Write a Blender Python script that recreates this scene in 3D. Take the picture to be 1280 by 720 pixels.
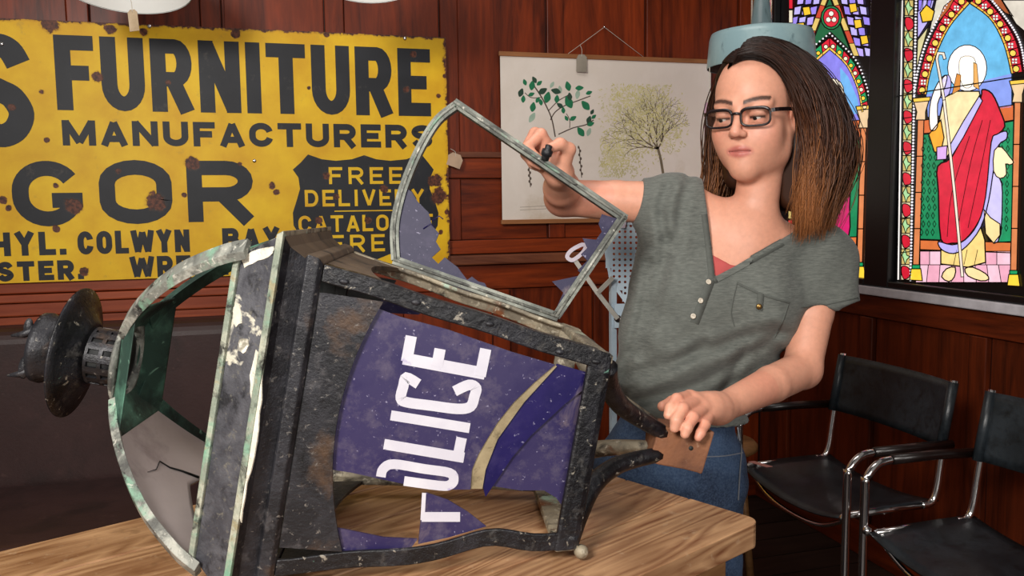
import bpy, bmesh, math, random
import numpy as np
from mathutils import Vector, Matrix
from mathutils.geometry import tessellate_polygon
random.seed(7); rng = np.random.default_rng(7)
for o in list(bpy.data.objects): bpy.data.objects.remove(o)
sc = bpy.context.scene
COL = sc.collection

# ------------------------------------------------------------------ camera
F = 1070.0; CH = 1.34
YAW, PIT, ROL = math.radians(-16.3), math.radians(-5.45), math.radians(-0.75)
_cy, _sy, _cp, _sp = math.cos(YAW), math.sin(YAW), math.cos(PIT), math.sin(PIT)
FW = np.array([-_sy*_cp, _cy*_cp, _sp]); _rt = np.array([_cy, _sy, 0.0]); _up = np.cross(_rt, FW)
RT = math.cos(ROL)*_rt + math.sin(ROL)*_up
UP = math.cos(ROL)*_up - math.sin(ROL)*_rt
CAM = np.array([0.0, 0.0, CH])
cam_d = bpy.data.cameras.new('camera'); cam = bpy.data.objects.new('camera', cam_d); COL.objects.link(cam)
cam_d.sensor_width = 36.0; cam_d.lens = F/1280*36; cam_d.clip_start = 0.05
M = Matrix.Identity(4)
for i in range(3):
    M[i][0], M[i][1], M[i][2], M[i][3] = RT[i], UP[i], -FW[i], CAM[i]
cam.matrix_world = M
sc.camera = cam

# ------------------------------------------------------------------ world, lights, exposure
sc.view_settings.view_transform = 'Standard'
sc.view_settings.look = 'None'
sc.view_settings.exposure = 0.0
sc.view_settings.gamma = 1.0
sc.view_settings.use_curve_mapping = False
w = bpy.data.worlds.new('world'); sc.world = w; w.use_nodes = True
w.node_tree.nodes['Background'].inputs[0].default_value = (1.0, 0.93, 0.86, 1)
w.node_tree.nodes['Background'].inputs[1].default_value = 0.2

def area(name, loc, target, size, power, col=(1, 1, 1)):
    l = bpy.data.lights.new(name, 'AREA'); l.shape = 'DISK'; l.size = size; l.energy = power; l.color = col
    o = bpy.data.objects.new(name, l); COL.objects.link(o); o.location = loc
    o.rotation_euler = (Vector(target)-Vector(loc)).to_track_quat('-Z', 'Y').to_euler()
    return o
area('key_lamp', (-1.05, -0.35, 2.2), (0.6, 1.7, 1.1), 0.6, 74, (1.0, 0.955, 0.9))
area('front_fill', (0.55, -0.7, 1.55), (0.5, 2.0, 1.2), 0.9, 20, (1.0, 0.96, 0.92))  # fill added near the camera, lights the undersides of the shades
area('overhead_fill', (0.5, 1.6, 3.1), (0.6, 1.9, 0.0), 1.2, 15, (1.0, 0.95, 0.9))  # unseen overhead disc, added for soft ambient light

# ------------------------------------------------------------------ pixel helpers (1280x720 frame)
def ray(x, y): return FW + RT*(x-640)/F + UP*(360-y)/F
def onz(x, y, z): r = ray(x, y); return CAM + r*(z-CH)/r[2]
def ony(x, y, Y): r = ray(x, y); return CAM + r*Y/r[1]
def onx(x, y, X): r = ray(x, y); return CAM + r*X/r[0]
def atd(x, y, d): return CAM + ray(x, y)*d
def pix(P):
    q = np.asarray(P, float)-CAM; d = q@FW
    return 640+F*(q@RT)/d, 360-F*(q@UP)/d, d

# ------------------------------------------------------------------ materials
def srgb(c):
    if isinstance(c, str):
        c = tuple(int(c[i:i+2], 16)/255 for i in (1, 3, 5))
    return tuple((x/12.92 if x <= .04045 else ((x+.055)/1.055)**2.4) for x in c)+(1,)
class NT:
    def __init__(s, name):
        s.m = bpy.data.materials.new(name); s.m.use_nodes = True; s.t = s.m.node_tree
        s.b = s.t.nodes['Principled BSDF']; s.tc = None
    def n(s, typ, ins=None, **kw):
        x = s.t.nodes.new(typ)
        for k, v in kw.items(): setattr(x, k, v)
        for k, v in (ins or {}).items(): s.set(x, k, v)
        return x
    def set(s, x, k, v):
        i = x.inputs[k]
        if isinstance(v, bpy.types.NodeSocket): s.t.links.new(v, i)
        else: i.default_value = v
    def coord(s, scale=(1, 1, 1), which='Object', rot=(0, 0, 0)):
        if s.tc is None: s.tc = s.n('ShaderNodeTexCoord')
        mp = s.n('ShaderNodeMapping', {'Scale': scale, 'Rotation': rot}); s.t.links.new(s.tc.outputs[which], mp.inputs['Vector'])
        return mp.outputs[0]
    def noise(s, sc_, detail=4, rough=.55, vec=None, dist=0):
        x = s.n('ShaderNodeTexNoise', {'Scale': sc_, 'Detail': detail, 'Roughness': rough, 'Distortion': dist})
        s.t.links.new(vec if vec is not None else s.coord(), x.inputs['Vector'])
        return x.outputs['Fac']
    def ramp(s, fac, a, b, ca=0, cb=1):
        x = s.n('ShaderNodeMapRange', {'From Min': a, 'From Max': b, 'To Min': ca, 'To Max': cb}); s.t.links.new(fac, x.inputs['Value'])
        return x.outputs[0]
    def mix(s, fac, a, b):
        x = s.n('ShaderNodeMix', data_type='RGBA')
        s.set(x, 0, fac); s.set(x, 6, a); s.set(x, 7, b)
        return x.outputs[2]
    def math(s, op, a, b=0.0):
        x = s.n('ShaderNodeMath', operation=op); s.set(x, 0, a); s.set(x, 1, b); return x.outputs[0]
    def bump(s, h, strength=.3, dist=.01):
        x = s.n('ShaderNodeBump', {'Strength': strength, 'Distance': dist}); s.t.links.new(h, x.inputs['Height'])
        s.t.links.new(x.outputs[0], s.b.inputs['Normal'])
    def fin(s, col=None, rough=None, metal=None, **kw):
        if col is not None: s.set(s.b, 'Base Color', col)
        if rough is not None: s.set(s.b, 'Roughness', rough)
        if metal is not None: s.set(s.b, 'Metallic', metal)
        for k, v in kw.items(): s.set(s.b, k.replace('_', ' '), v)
        return s.m
MC = {}
def plain(name, col, rough=.5, metal=0.0, **kw):
    """simple procedural colour with a little noise variation"""
    if name in MC: return MC[name]
    t = NT(name); c = srgb(col); d = tuple(x*.78 for x in c[:3])+(1,)
    f = t.noise(kw.pop('nscale', 18), 5)
    MC[name] = t.fin(t.mix(t.ramp(f, .35, .65), d, c), rough, metal, **kw)
    return MC[name]
def worn(name, base, layers, rough=.5, metal=0.0, bump=.35, bscale=60):
    """base colour with layers (colour, noise scale, from, to) of wear"""
    t = NT(name); col = srgb(base)
    for i, (c, s_, a, b) in enumerate(layers):
        v = t.coord(scale=(1, 1, 1)); 
        off = t.n('ShaderNodeVectorMath', {0: v, 1: (i*3.7, i*1.9, i*5.1)}, operation='ADD').outputs[0]
        f = t.noise(s_, 6, .62, off, .4)
        col = t.mix(t.ramp(f, a, b), col, srgb(c))
    h = t.noise(bscale, 6, .65); t.bump(h, bump, .004)
    MC[name] = t.fin(col, rough, metal); return MC[name]
def wood(name, dark, light, axis='X', scale=1.0, rough=.45, stretch=9, contrast=(.3, .7), bump=.12):
    t = NT(name); sc3 = {'X': (1/stretch, 1, 1), 'Y': (1, 1/stretch, 1), 'Z': (1, 1, 1/stretch)}[axis]
    v = t.coord(scale=tuple(x*scale for x in sc3))
    f = t.noise(14, 7, .65, v, 1.2); g = t.noise(55, 4, .6, v)
    fac = t.math('ADD', t.math('MULTIPLY', f, .7), t.math('MULTIPLY', g, .3))
    info = t.n('ShaderNodeObjectInfo')
    fac = t.math('ADD', fac, t.math('MULTIPLY', t.math('SUBTRACT', info.outputs['Random'], .5), .12))
    t.bump(fac, bump, .004)
    MC[name] = t.fin(t.mix(t.ramp(fac, *contrast), srgb(dark), srgb(light)), rough, 0, Specular_IOR_Level=.3); return MC[name]
def emit(name, col, strength=1.0, var=.35, nscale=30):
    strength *= 1.25; var *= .6
    t = NT(name); c = srgb(col); d = tuple(x*(1-var) for x in c[:3])+(1,)
    f = t.noise(nscale, 4); col_ = t.mix(t.ramp(f, .3, .7), d, c)
    t.set(t.b, 'Emission Color', col_); t.set(t.b, 'Emission Strength', strength)
    MC[name] = t.fin((.02, .02, .02, 1), .25); return MC[name]

# ------------------------------------------------------------------ mesh helpers
class MB:
    def __init__(s): s.v = []; s.f = []; s.sm = []
    def add(s, vs, fs, smooth=False):
        o = len(s.v); s.v += [tuple(map(float, p)) for p in vs]
        for f in fs: s.f.append(tuple(i+o for i in f)); s.sm.append(smooth)
        return s
    def box(s, c, size, R=None):
        c = np.array(c, float); h = np.array(size, float)/2; vs = []
        for x in (-1, 1):
            for y in (-1, 1):
                for z in (-1, 1):
                    q = np.array([x, y, z])*h; vs.append(c+(R@q if R is not None else q))
        return s.add(vs, [(0, 1, 3, 2), (4, 6, 7, 5), (0, 4, 5, 1), (2, 3, 7, 6), (0, 2, 6, 4), (1, 5, 7, 3)])
    def bbox(s, lo, hi): lo = np.array(lo); hi = np.array(hi); return s.box((lo+hi)/2, hi-lo)
    def tube(s, pts, r, n=10, caps=True, sec=None, upv=None):
        """sweep a circle (or a rectangular section sec=(a,b)) along points; r number or list"""
        P = np.array(pts, float); m = len(P); rs = np.full(m, r) if np.isscalar(r) else np.array(r, float)
        T = np.gradient(P, axis=0); T /= np.linalg.norm(T, axis=1)[:, None]+1e-12
        u = np.array(upv, float) if upv is not None else (np.array([0, 0, 1.]) if abs(T[0][2]) < .9 else np.array([1., 0, 0]))
        vs = []
        for i in range(m):
            a = np.cross(u, T[i]); a /= np.linalg.norm(a)+1e-12; b = np.cross(T[i], a)
            if upv is None: u = b
            if sec is None:
                for k in range(n):
                    t = 2*math.pi*k/n; vs.append(P[i]+(a*math.cos(t)+b*math.sin(t))*rs[i])
            else:
                for x, y in ((-1, -1), (1, -1), (1, 1), (-1, 1)): vs.append(P[i]+a*x*sec[0]*rs[i]/2+b*y*sec[1]*rs[i]/2)
        k_ = n if sec is None else 4; fs = []
        for i in range(m-1):
            for k in range(k_):
                fs.append((i*k_+k, i*k_+(k+1) % k_, (i+1)*k_+(k+1) % k_, (i+1)*k_+k))
        if caps: fs += [tuple(range(k_))[::-1], tuple((m-1)*k_+k for k in range(k_))]
        return s.add(vs, fs, sec is None)
    def lathe(s, prof, n=32, axis=(0, 0, 1), org=(0, 0, 0), closed=False):
        """prof: list of (r, h)"""
        A = np.array(axis, float); A /= np.linalg.norm(A); a = np.cross(A, [1, 0, 0]) if abs(A[0]) < .9 else np.cross(A, [0, 1, 0])
        a /= np.linalg.norm(a); b = np.cross(A, a); O = np.array(org, float); vs = []
        for r, h in prof:
            for k in range(n):
                t = 2*math.pi*k/n; vs.append(O+A*h+(a*math.cos(t)+b*math.sin(t))*r)
        m = len(prof); fs = []
        for i in range(m if closed else m-1):
            j = (i+1) % m
            for k in range(n): fs.append((i*n+k, i*n+(k+1) % n, j*n+(k+1) % n, j*n+k))
        return s.add(vs, fs, True)
    def prism(s, poly3, ext):
        """planar polygon (3d points) extruded by vector ext, tessellated caps"""
        P = [np.array(p, float) for p in poly3]; n = len(P); e = np.array(ext, float)
        tri = tessellate_polygon([[Vector(p) for p in P]])
        vs = P+[p+e for p in P]
        fs = [tuple(t) for t in tri]+[tuple(i+n for i in reversed(t)) for t in tri]
        fs += [(i, (i+1) % n, (i+1) % n+n, i+n) for i in range(n)]
        return s.add(vs, fs)
    def ball(s, c, r, n=12, sq=(1, 1, 1), R=None):
        c = np.array(c, float); vs = []; fs = []
        for i in range(n+1):
            th = math.pi*i/n
            for k in range(2*n):
                ph = math.pi*k/n
                q = np.array([math.sin(th)*math.cos(ph), math.sin(th)*math.sin(ph), math.cos(th)])*r*np.array(sq)
                vs.append(c+(R@q if R is not None else q))
        for i in range(n):
            for k in range(2*n): fs.append((i*2*n+k, (i+1)*2*n+k, (i+1)*2*n+(k+1) % (2*n), i*2*n+(k+1) % (2*n)))
        return s.add(vs, fs, True)
    def build(s, name, mat, parent=None, bevel=0, merge=False):
        me = bpy.data.meshes.new(name); me.from_pydata(s.v, [], s.f); me.update()
        bm = bmesh.new(); bm.from_mesh(me)
        if merge: bmesh.ops.remove_doubles(bm, verts=bm.verts, dist=1e-6)
        bmesh.ops.recalc_face_normals(bm, faces=bm.faces); bm.to_mesh(me); bm.free()
        if len(me.polygons) == len(s.sm): me.polygons.foreach_set('use_smooth', s.sm)
        o = bpy.data.objects.new(name, me); COL.objects.link(o)
        if mat is not None: me.materials.append(mat)
        if parent is not None: o.parent = parent
        if bevel:
            b = o.modifiers.new('bevel', 'BEVEL'); b.width = bevel; b.segments = 2; b.limit_method = 'ANGLE'; b.angle_limit = .6
        return o
def tag(o, label, cat, group=None):
    o['label'] = label; o['category'] = cat
    if group: o['group'] = group
    return o
def thing(name, label, cat, loc=(0, 0, 0), group=None, mat4=None):
    o = bpy.data.objects.new(name, None); COL.objects.link(o); o.empty_display_size = .05
    if mat4 is not None: o.matrix_world = mat4
    else: o.location = loc
    return tag(o, label, cat, group)
def struct(o): o['kind'] = 'structure'; return o
def lab(o, s_): o['label'] = s_; return o
def arc2(c, r, a0, a1, n=12, ry=None):
    ry = r if ry is None else ry
    return [(c[0]+r*math.cos(math.radians(a0+(a1-a0)*i/n)), c[1]+ry*math.sin(math.radians(a0+(a1-a0)*i/n))) for i in range(n+1)]
def smooth_pts(pts, n=6, closed=False):
    """Catmull-Rom resample"""
    P = [np.array(p, float) for p in pts]; m = len(P); out = []
    for i in range(m if closed else m-1):
        if closed: a, b, c, d = P[i-1], P[i], P[(i+1) % m], P[(i+2) % m]
        else: a, b, c, d = P[max(i-1, 0)], P[i], P[i+1], P[min(i+2, m-1)]
        for k in range(n):
            t = k/n; out.append(.5*((2*b)+(-a+c)*t+(2*a-5*b+4*c-d)*t*t+(-a+3*b-3*c+d)*t**3))
    if not closed: out.append(P[-1])
    return out
def strip2(pts, wd, closed=False):
    """2d polyline -> list of quads (2d) with mitred joins, width wd"""
    P = [np.array(p, float) for p in pts]; n = len(P); L = []; Rr = []
    for i in range(n):
        if closed: a, b = P[i-1], P[(i+1) % n]
        else: a, b = P[max(i-1, 0)], P[min(i+1, n-1)]
        d0 = P[i]-a; d1 = b-P[i]
        if np.linalg.norm(d0) < 1e-9: d0 = d1
        if np.linalg.norm(d1) < 1e-9: d1 = d0
        d0 = d0/np.linalg.norm(d0); d1 = d1/np.linalg.norm(d1)
        n0 = np.array([-d0[1], d0[0]]); n1 = np.array([-d1[1], d1[0]]); m_ = n0+n1
        l = np.linalg.norm(m_); m_ = n0 if l < .2 else m_/l
        k = wd/2/max(.4, float(m_@n0)); L.append(P[i]+m_*k); Rr.append(P[i]-m_*k)
    q = []
    for i in range(n if closed else n-1):
        j = (i+1) % n; q.append((L[i], L[j], Rr[j], Rr[i]))
    return q
# ------------------------------------------------------------------ the room
YB, XR = 3.4, 2.17
m_floor = wood('floor_boards_wood', '#17100d', '#3a2a22', 'X', 1.2, .5)
m_wallv = wood('mahogany_upright', '#330f06', '#8f3712', 'Z', 1.0, .38, 10)
m_wallh = wood('mahogany_crosswise', '#3a1006', '#9c3f15', 'X', 1.0, .36, 10)
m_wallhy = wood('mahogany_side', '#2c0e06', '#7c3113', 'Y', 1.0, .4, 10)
m_ledge = wood('ledge_wood', '#4a2216', '#8a5237', 'X', 1.0, .45, 8)
m_rail = wood('red_rail_wood', '#6e2a16', '#a8512f', 'X', 1.0, .42, 12)
m_black = plain('black_frame_paint', '#0d0d10', .35)
m_white = plain('white_sill_paint', '#c9c6cc', .45)

fl = MB().bbox((-2.4, -1.6, -.06), (XR+.1, YB+.1, -.012)).build('floor', plain('floor_under', '#0c0908', .8)); struct(fl)
k = 0; yy = -1.6
while yy < YB:
    MB().bbox((-2.4, yy+.0025, -.012), (XR, min(yy+.145, YB), 0)).build('floorboard', m_floor, fl); yy += .15
wb = struct(MB().bbox((-2.4, YB, -.06), (XR+.1, YB+.1, 3.2)).build('wall_back', plain('wall_core', '#2a0c06', .6)))
wr = struct(MB().bbox((XR, -1.6, -.06), (XR+.1, YB, 3.2)).build('wall_right', MC['wall_core']))
xs = [.708+.443*k for k in range(-7, 4)]
def wbp(name, lo, hi, mat, bev=.003):
    lo = list(lo); hi = list(hi); hi[0] = min(hi[0], XR-.002)
    if lo[0] >= hi[0]-.01: return
    return MB().bbox(lo, hi).build(name, mat, wb, bev)
for x in xs:
    wbp('stile', (x, YB-.022, 1.545), (x+.07, YB, 3.2), m_wallv)
    wbp('panel', (x+.073, YB-.006, 1.548), (x+.44, YB, 3.2), m_wallv)
    wbp('bead', (x+.073, YB-.014, 1.56), (x+.083, YB, 3.2), m_wallv, .002)
    wbp('stile', (x, YB-.022, 1.207), (x+.07, YB, 1.452), m_wallv)
    wbp('panel', (x+.073, YB-.006, 1.207), (x+.44, YB, 1.452), m_wallh)
    wbp('stile', (x+.2, YB-.022, .12), (x+.27, YB, 1.0), m_wallv)
    wbp('panel', (x+.273, YB-.006, .12), (x+.64, YB, 1.0), m_wallv)
wbp('rail', (-2.4, YB-.022, 1.455), (XR, YB, 1.535), m_wallh)
wbp('moulding', (-2.4, YB-.030, 1.537), (XR, YB, 1.560), m_ledge)
wbp('rail', (-2.4, YB-.022, 1.150), (XR, YB, 1.205), m_wallh)
wbp('dado_ledge', (-2.4, YB-.05, 1.106), (XR, YB, 1.146), m_ledge, .006)
wbp('rail', (.1, YB-.022, 1.003), (XR, YB, 1.104), m_wallh)
for z0, z1, t in ((1.056, 1.104, .040), (1.024, 1.053, .048), (.976, 1.021, .040), (.90, .973, .030)):
    wbp('moulding', (-2.4, YB-t, z0), (.1, YB, z1), m_rail, .005)
bb = struct(MB().bbox((-2.4, YB-.03, 0), (XR, YB, .12)).build('baseboard_back', m_wallh, None, .004))
# right wall wainscot
zsill = onx(1150, 375, XR)[2]          # underside of the white sill
def wrp(name, y0, y1, z0, z1, t, mat, bev=.003):
    return MB().bbox((XR-t, y0, z0), (XR, y1, z1)).build(name, mat, wr, bev)
zr = onx(1150, 405, XR)[2]
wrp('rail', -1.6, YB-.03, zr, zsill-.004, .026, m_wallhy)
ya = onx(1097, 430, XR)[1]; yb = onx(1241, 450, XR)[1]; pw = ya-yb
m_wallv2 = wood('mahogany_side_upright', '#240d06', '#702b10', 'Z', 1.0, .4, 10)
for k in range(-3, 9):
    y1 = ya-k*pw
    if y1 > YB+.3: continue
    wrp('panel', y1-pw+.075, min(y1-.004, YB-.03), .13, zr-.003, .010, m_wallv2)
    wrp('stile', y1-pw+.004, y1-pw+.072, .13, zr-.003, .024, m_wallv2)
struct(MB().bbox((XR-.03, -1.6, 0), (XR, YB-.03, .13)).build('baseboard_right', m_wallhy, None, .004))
struct(MB().bbox((XR-.05, -1.6, zsill), (XR, YB-.06, zsill+.032)).build('trim_1', m_white, None, .004))

# ------------------------------------------------------------------ stained glass windows (right wall)
m_lead = plain('lead_came', '#08080a', .4)
EM = {}
def em(c, s_=1.0, var=.3):
    key = (c, s_, var)
    if key not in EM: EM[key] = emit('glass_'+c[1:], c, s_, var)
    return EM[key]
XG = XR-.012
def wallpt(p, lay): q = onx(p[0], p[1], XG-lay*.0007); return q
wf1 = struct(MB().bbox((XR-.010, -1.6, zsill+.033), (XR, YB-.06, 3.0)).build('window_1', m_black))
wf2 = struct(MB().bbox((XR-.0105, onx(1112, 100, XR)[1]-1.1, zsill+.034), (XR-.0005, onx(1112, 100, XR)[1], 2.98)).build('window_2', m_black))
zb = onx(1120, 351, XR)[2]             # bottom of the lights
y1r = onx(1096, 150, XR)[1]; y2l = onx(1127, 150, XR)[1]
for y0, y1, par in ((y2l, y1r, wf1), (YB-.06-.08, YB-.06, wf1)):
    MB().bbox((XR-.04, y0, zsill+.033), (XR-.009, y1, 2.98)).build('window_frame', m_black, par, .004)
MB().bbox((XR-.04, y1r, zsill+.033), (XR-.009, YB-.14, zb)).build('window_frame', m_black, wf1, .004)
MB().bbox((XR-.04, y2l-1.0, zsill+.033), (XR-.009, y2l, zb)).build('window_frame', m_black, wf2, .004)
npane = [0]
def pane(win, pts, col, lay=1, lead=1.6, strength=1.0, var=.3, curve=0, lcol=True):
    P = smooth_pts(pts, curve, True) if curve else [np.array(p, float) for p in pts]
    mb = MB(); mb.prism([wallpt(p, lay) for p in P], np.array([.0005, 0, 0]))
    mb.build('pane', em(col, strength, var), win)
    if lcol and lead:
        LQ.setdefault(win.name, MB())
        for q in strip2(P, lead, True):
            LQ[win.name].add([wallpt(p, lay+.4) for p in q], [(0, 1, 2, 3)])
LQ = {}
def lead_line(win, pts, wd=1.6, lay=9):
    LQ.setdefault(win.name, MB())
    for q in strip2(pts, wd): LQ[win.name].add([wallpt(p, lay) for p in q], [(0, 1, 2, 3)])
def quadpt(a, b, t): return (a[0]+(b[0]-a[0])*t, a[1]+(b[1]-a[1])*t)
def arch_band(win, inner, outer, cols, lay=3, lead=1.2):
    """row of panes between two polylines of equal length"""
    for i in range(len(inner)-1):
        c = cols[i % len(cols)]
        pane(win, [inner[i], inner[i+1], outer[i+1], outer[i]], c, lay, lead)
def resample(pts, n):
    P = np.array(smooth_pts(pts, 10)); d = np.r_[0, np.cumsum(np.linalg.norm(np.diff(P, axis=0), axis=1))]
    t = np.linspace(0, d[-1], n+1); return [(np.interp(x, d, P[:, 0]), np.interp(x, d, P[:, 1])) for x in t]
def disc(win, c, r, col, lay, lead=1.0, ry=None, n=10, strength=1.0):
    pane(win, arc2(c, r, 0, 360*(n-1)/n, n-1, ry), col, lay, lead, strength)
def dotted(win, pts, n, r, lay=4, col='#f4eef4'):
    P = resample(pts, n); mb = MB()
    for p in P: mb.prism([wallpt(q, lay) for q in arc2(p, r, 0, 300, 5)], np.array([.0004, 0, 0]))
    o = mb.build('bead_row', em(col), win)
WHITE, CREAM, YEL, ORA, RED, GRN, LIL, SKY, PUR, PINK, BRN, PALE = '#fff6f0', '#ffe9a8', '#ffd23c', '#e8894a', '#d81c34', '#0f9a5c', '#bdb2f2', '#6cc0ee', '#8f7bea', '#f3b7cc', '#a4532a', '#a9d89a'
# --- right light
W2 = wf2
def mirror(p, c0=1213.5): return (2*c0-p[0]+(p[1]*-.02), p[1])
# sky behind the figure
arcL = [(1158, 118), (1162, 95), (1172, 64), (1188, 32), (1212, 4)]
arcR = [(1212, 4), (1238, 24), (1255, 56), (1264, 92)]
arcLo = [(1146, 118), (1150, 92), (1160, 58), (1175, 27), (1198, -8)]
arcRo = [(1226, -8), (1251, 20), (1270, 52), (1278, 90)]
inner = smooth_pts(arcL, 5)+smooth_pts(arcR, 5)[1:]
pane(W2, list(inner)+[(1264, 134), (1160, 146)], SKY, 1, 1.5, .95, .45)
pane(W2, [(1158, 118), (1264, 92), (1264, 134), (1160, 146)], '#8aa0ee', 2, 0, .95)
for a, b in ((arcL, arcLo), (arcR, arcRo)):
    n = 13 if a is arcL else 11
    I, O = resample(a, n), resample(b, n)
    arch_band(W2, I, O, [RED], 3, 1.2)
    for i in range(n):
        c = quadpt(quadpt(I[i], I[i+1], .5), quadpt(O[i], O[i+1], .5), .5)
        if i % 2 == 0: disc(W2, c, 4.2, '#ffd45a', 5, 1.2)
        else:
            for k in range(4):
                a_ = math.radians(45+90*k); disc(W2, (c[0]+2.6*math.cos(a_), c[1]+2.6*math.sin(a_)), 1.7, WHITE, 5, .5, n=6)
    lead_line(W2, I, 1.2, 6)
    LI = [quadpt(I[i], O[i], .1) for i in range(n+1)]
    arch_band(W2, I, [quadpt(I[i], O[i], .2) for i in range(n+1)], ['#f2b84a'], 5, .8)
    Ox = [quadpt(I[i], O[i], 1.28) for i in range(n+1)]
    dotted(W2, Ox, 34, 1.5)
# spandrel outside the arch
for pts, c in [([(1147, 0), (1168, 0), (1160, 28), (1147, 48)], LIL), ([(1170, 0), (1192, -6), (1176, 20), (1162, 40)], '#d8d2c0'),
               ([(1147, 50), (1160, 34), (1150, 70), (1146, 84)], '#d9cf9a'), ([(1252, 0), (1282, 0), (1284, 42), (1270, 30)], '#d9cfc0'), ([(1232, -8), (1250, -4), (1266, 20), (1256, 16)], BRN)]:
    pane(W2, pts, c, 2, 1.5)
pane(W2, [(1150, 16), (1158, 6), (1168, 14), (1165, 26), (1153, 28)], '#f2c230', 4, 1.6)
pane(W2, [(1180, 8), (1194, -4), (1186, 12), (1172, 28)], '#b3602c', 4, 1.2)
for k, c in enumerate((PUR, LIL, PUR)): pane(W2, [(1148+6*k, 0), (1153+6*k, 0), (1151+6*k, 12-2*k), (1148+5*k, 14)], c, 3, 1)
# left border: white line, alternating leaves and roses, beads
def border(win, xt, xb, ytop, ybot, n, flip=1):
    for i in range(n):
        a, b = i/n, (i+1)/n; y0, y1 = ytop+(ybot-ytop)*a, ytop+(ybot-ytop)*b
        x0 = xt+(xb-xt)*(a+b)/2; ym = (y0+y1)/2; h = (y1-y0)/2
        pane(win, [(x0, y0), (x0+11*flip, y0), (x0+11*flip, y1), (x0, y1)], '#d8c9a0' if i % 2 else '#c9b26a', 1, 1.2)
        if i % 2: pane(win, [(x0+2*flip, ym-h*.8), (x0+10*flip, ym-h*.5), (x0+11*flip, ym+h*.5), (x0+4*flip, ym+h*.9), (x0+.5*flip, ym)], RED, 3, 1.2, .95, .3, 3)
        else: pane(win, [(x0+1*flip, ym-h*.2), (x0+5*flip, ym-h), (x0+7*flip, ym-h*.2), (x0+11*flip, ym), (x0+7*flip, ym+h*.4), (x0+5*flip, ym+h), (x0+3*flip, ym+h*.3)], PALE, 3, 1.2)
border(W2, 1131, 1126, 0, 350, 18)
pane(W2, [(1126.5, 0), (1129, 0), (1124, 350), (1121.5, 350)], WHITE, 2, .8)
dotted(W2, [(1145, 0), (1138, 350)], 90, 1.5)
for i in range(8): lead_line(W2, [(1129-.6*i, 22+42*i), (1146-.6*i, 20+42*i)], 1.2, 6)
# columns with capitals and bases
def column(win, xt, xb, ytop, ybot, wd):
    n = 4
    for i in range(n):
        y0, y1 = ytop+(ybot-ytop)*i/n, ytop+(ybot-ytop)*(i+1)/n
        x0, x1 = xt+(xb-xt)*i/n, xt+(xb-xt)*(i+1)/n
        pane(win, [(x0, y0), (x0+wd, y0), (x1+wd, y1), (x1, y1)], '#d9814e', 3, 1.4)
    pane(win, [(xt-3, ytop), (xt-1, ytop-10), (xt-6, ytop-26), (xt+wd+7, ytop-27), (xt+wd+2, ytop-10), (xt+wd+2, ytop)], '#e9c79a', 4, 1.5)
    pane(win, [(xt-6, ytop-27), (xt+wd+8, ytop-29), (xt+wd+7, ytop-24), (xt-5, ytop-22)], '#f7c84a', 5, 1.2)
    pane(win, [(xb-1, ybot), (xb+wd+1, ybot), (xb+wd+1, ybot+5), (xb-1, ybot+5)], GRN, 4, 1.3)
    pane(win, [(xb-2, ybot+5), (xb+wd+2, ybot+5), (xb+wd+4, ybot+20), (xb-4, ybot+19)], YEL, 4, 1.4)
column(W2, 1147, 1141, 150, 331, 8)
column(W2, 1268, 1263, 128, 338, 8)
# panels behind the figure
pane(W2, [(1154, 150), (1178, 148), (1178, 165), (1154, 167)], '#d86a35', 2, 1.4)
pane(W2, [(1248, 134), (1267, 131), (1267, 150), (1250, 153)], '#d86a35', 2, 1.4)
pane(W2, [(1153, 168), (1180, 166), (1178, 300), (1150, 299)], '#0b8f5a', 2, 1.4, .9, .5)
pane(W2, [(1250, 154), (1267, 151), (1264, 302), (1246, 303)], '#0b9a62', 2, 1.4, .9, .5)
gm = MB()
for r in range(12):
    for c in range(3):
        x0, y0 = 1156+7*c-.2*r-(r % 2)*2, 176+10.4*r
        for q in strip2([(x0-2, y0), (x0, y0-4), (x0+2, y0), (x0, y0+4)], .9, True): gm.add([wallpt(p, 3.2) for p in q], [(0, 1, 2, 3)])
        if c < 2:
            x0 = 1253+7*c-.2*r; y0 = 164+11*r
            for q in strip2([(x0-2, y0), (x0, y0-4), (x0+2, y0), (x0, y0+4)], .9, True): gm.add([wallpt(p, 3.2) for p in q], [(0, 1, 2, 3)])
gm.build('diaper_pattern', plain('dark_green_paint', '#04402a', .4), W2)
pane(W2, [(1150, 300), (1264, 303), (1263, 316), (1150, 312)], '#d9733a', 2, 1.4)
fl_ = [1150, 1162, 1176, 1190, 1204, 1218, 1232, 1246, 1263]
for i in range(8):
    for j in range(2):
        y0, y1 = (314, 331) if j == 0 else (331, 353); d = (i-3.5)*(1.2 if j else 0)
        e = (i-2.5)*(1.2 if j else 0)
        pane(W2, [(fl_[i]+d*.5, y0), (fl_[i+1]+e*.5, y0), (fl_[i+1]+e*1.3, y1), (fl_[i]+d*1.3, y1)], '#f5c4d4' if (i+j) % 2 else '#eda9be', 2, 1.0)
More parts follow.
